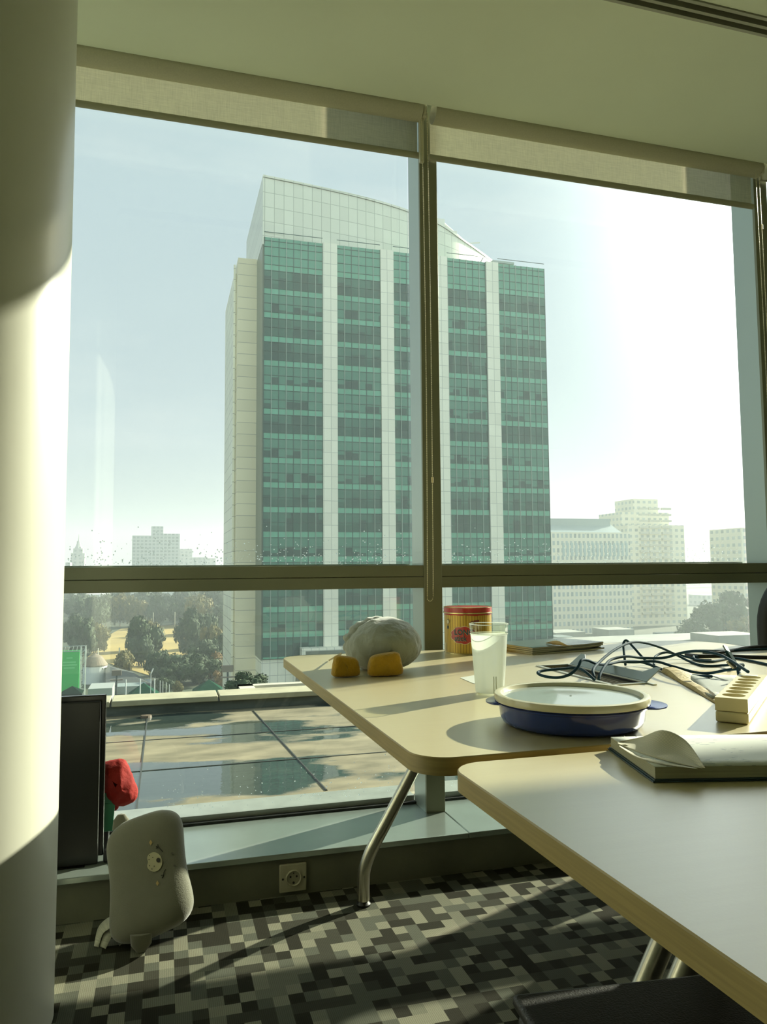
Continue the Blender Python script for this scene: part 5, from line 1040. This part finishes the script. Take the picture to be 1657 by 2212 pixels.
for k in range(6): b = MB(); p = ony(188+k*8, 1446, YH); b.box((p.x-.25, YH+.2+abs(k-2.5)*.35, p.z-.2), (p.x+.25, YH+.6+abs(k-2.5)*.35, p.z+.3)); b.build('vent_opening', MATS['house_window'], hs)
YR = 205.0; hall = thing('dark_roofed_hall', 'long hall with a dark sloping roof beside the white house', 'building', (ony(260, 1450, YR).x, YR, GZ)); rp = [ony(x_, y_, YR+dy) for x_, y_, dy in ((228, 1437, 14), (285, 1452, 14), (330, 1480, 0), (228, 1482, 0))]
b = MB(); b.add(rp, [(0, 1, 2, 3)]); b.build('hall_roof', mat('hall_roof', (.05, .06, .055), .7), hall, solid=.3)
x0, x1 = rp[3].x, rp[2].x; b = MB(); b.box((x0, YR+.3, GZ), (x1-.4, YR+12, rp[3].z-.4)); b.build('hall_wall', mat('hall_wall', (.40, .44, .42), .7), hall)
building('pale_canopy', 'pale flat canopy roof in front of the white house', 196, 248, 1487, 185, 9, mat('canopy_pale', (.28, .31, .29), .6), cat='canopy')
building('pale_shed', 'low pale shed between the lamp post and the middle tent', 256, 318, 1482, 196, 6, mat('shed_pale', (.20, .25, .24), .6), cat='shed')
tent_m = mat('tent_green', (.004, .045, .024), .95, spec=.05); tent_d = mat('tent_side', (.003, .016, .010), .95, spec=.05)
for (cx_, w_, pyt, pye, Y, lab) in ((310, 58, 1475, 1500, 172, 'dark green pyramid tent just right of the lamp post'), (451, 62, 1468, 1492, 172, 'brighter green pyramid tent near the tower'), (156, 40, 1482, 1496, 172, 'dark pyramid tent in front of the green screen')):
    p = ony(cx_, pyt, Y); hw = w_/2/F_PX*Y*1.02; ze = ony(cx_, pye, Y).z; r = thing('gazebo_tent', lab, 'tent', (p.x, Y, GZ), 'green pyramid tents')
    b = MB(); b.add([(p.x-hw, Y-hw, ze), (p.x+hw, Y-hw, ze), (p.x+hw, Y+hw, ze), (p.x-hw, Y+hw, ze), (p.x, Y, p.z)], [(0, 1, 4), (1, 2, 4), (2, 3, 4), (3, 0, 4)]); b.build('tent_canopy', tent_m if cx_ > 200 else tent_d, r, solid=.05)
    b = MB(); b.box((p.x-hw, Y-hw, ze-2.4), (p.x+hw, Y-hw+.1, ze)); b.box((p.x-hw, Y-hw, ze-2.4), (p.x-hw+.1, Y+hw, ze)); b.build('tent_valance', tent_d, r)
    for sx_ in (-1, 1):
        for sy_ in (-1, 1): b = MB(); b.tube([(p.x+sx_*(hw-.1), Y+sy_*(hw-.1), GZ), (p.x+sx_*(hw-.1), Y+sy_*(hw-.1), ze)], .08, 5); b.build('tent_pole', MATS['scaffold'], r)
pole_m = mat('lamp_pole', (.30, .33, .30), .5); pd = mat('lamp_pole_dark', (.05, .07, .065), .5)
def lamp(px, pyt, pyb, Y, lab, dark_=True, head=True):
    p = ony(px, pyt, Y); r = thing('floodlight_post', lab, 'lamp post', (p.x, Y, GZ), None)
    b = MB(); b.tube([(p.x, Y, GZ), (p.x, Y, p.z)], .16 if dark_ else .11, 6); b.build('pole', pd if dark_ else pole_m, r)
    if head: b = MB(); b.box((p.x-.85, Y-.3, p.z-.1), (p.x+.85, Y+.3, p.z+.9)); b.box((p.x-1.1, Y-.15, p.z-1.0), (p.x+1.1, Y+.15, p.z-.8)); b.build('floodlight_head', mat('flood_head', (.20, .17, .12), .4), r)
lamp(252, 1458, 0, 150, 'dark floodlight post in front of the pale canopy'); lamp(492, 1450, 0, 120, 'floodlight post standing against the tower corner')
for i, (px, yt, yb, lab) in enumerate(((286, 1385, 1421, 'tall twin-headed pole in the dark lawn tree'), (258, 1399, 1446, 'tall pole left of the dark lawn tree'), (378, 1322, 1358, 'pale pole at the far end of the lawn'), (331, 1323, 1356, 'thin pole left of the far pale pole'), (212, 1400, 1424, 'short pole beside the olive tree'), (461, 1372, 1396, 'double-arm pole right of the tall dark tree'), (434, 1325, 1352, 'thin pole above the tall dark tree'))):
    f = onz(px, yb, GZ); t = ony(px, yt, f.y); r = thing('park_pole', lab, 'pole', f); b = MB(); b.tube([f, t], .22, 5); b.build('pole', mat('park_pole', (.50, .50, .40), .5), r)
    if i in (0, 5): b = MB(); b.box((t.x-1.6, f.y-.1, t.z-.3), (t.x+1.6, f.y+.1, t.z)); b.build('cross_arm', MATS['park_pole'], r)
for i, (px, yt, lab) in enumerate(((272, 1468, 'white post left of the middle tent'), (303, 1466, 'white post above the middle tent'), (334, 1466, 'white post right of the middle tent'), (346, 1470, 'first thin mast right of the middle tent'), (352, 1472, 'second thin mast right of the middle tent'), (359, 1474, 'third thin mast right of the middle tent'), (366, 1478, 'fourth thin mast right of the middle tent'), (326, 1455, 'slanting white flag pole beside the middle tent'))):
    Y = 168; t = ony(px, yt, Y); b = MB(); b.tube([(t.x, Y, GZ), t], .12 if i < 3 else .06, 5); tag(b.build('mast', mat('mast_white', (.55, .60, .58), .5)), lab, 'pole')
    if i == 7: b = MB(); b.tube([t, ony(331, 1444, Y)], .12, 5); b.build('pennant', mat('mast_white', (.55, .60, .58), .5), bpy.data.objects[[o.name for o in bpy.data.objects if o.get('label') == lab][0]])
for k, pr in enumerate(protos):
    if k not in used:
        for c_ in list(pr.children): bpy.data.objects.remove(c_)
        bpy.data.objects.remove(pr)

# ---- the haze over the city, real air that scatters the sun
if HAZE > 0:
    hm = bpy.data.materials.new('city_haze'); hm.use_nodes = True; nt = hm.node_tree; nt.nodes.clear()
    vsn = N(nt, 'ShaderNodeVolumeScatter', ins={'Density': HAZE, 'Anisotropy': 0.3, 'Color': (.50, .56, .56, 1)}); o = N(nt, 'ShaderNodeOutputMaterial'); nt.links.new(vsn.outputs[0], o.inputs['Volume'])
    b = MB(); b.box((-900, 12, GZ-.5), (1500, 1600, 75)); tag(b.build('haze', hm), 'thin morning haze over the city', 'haze', kind='stuff')
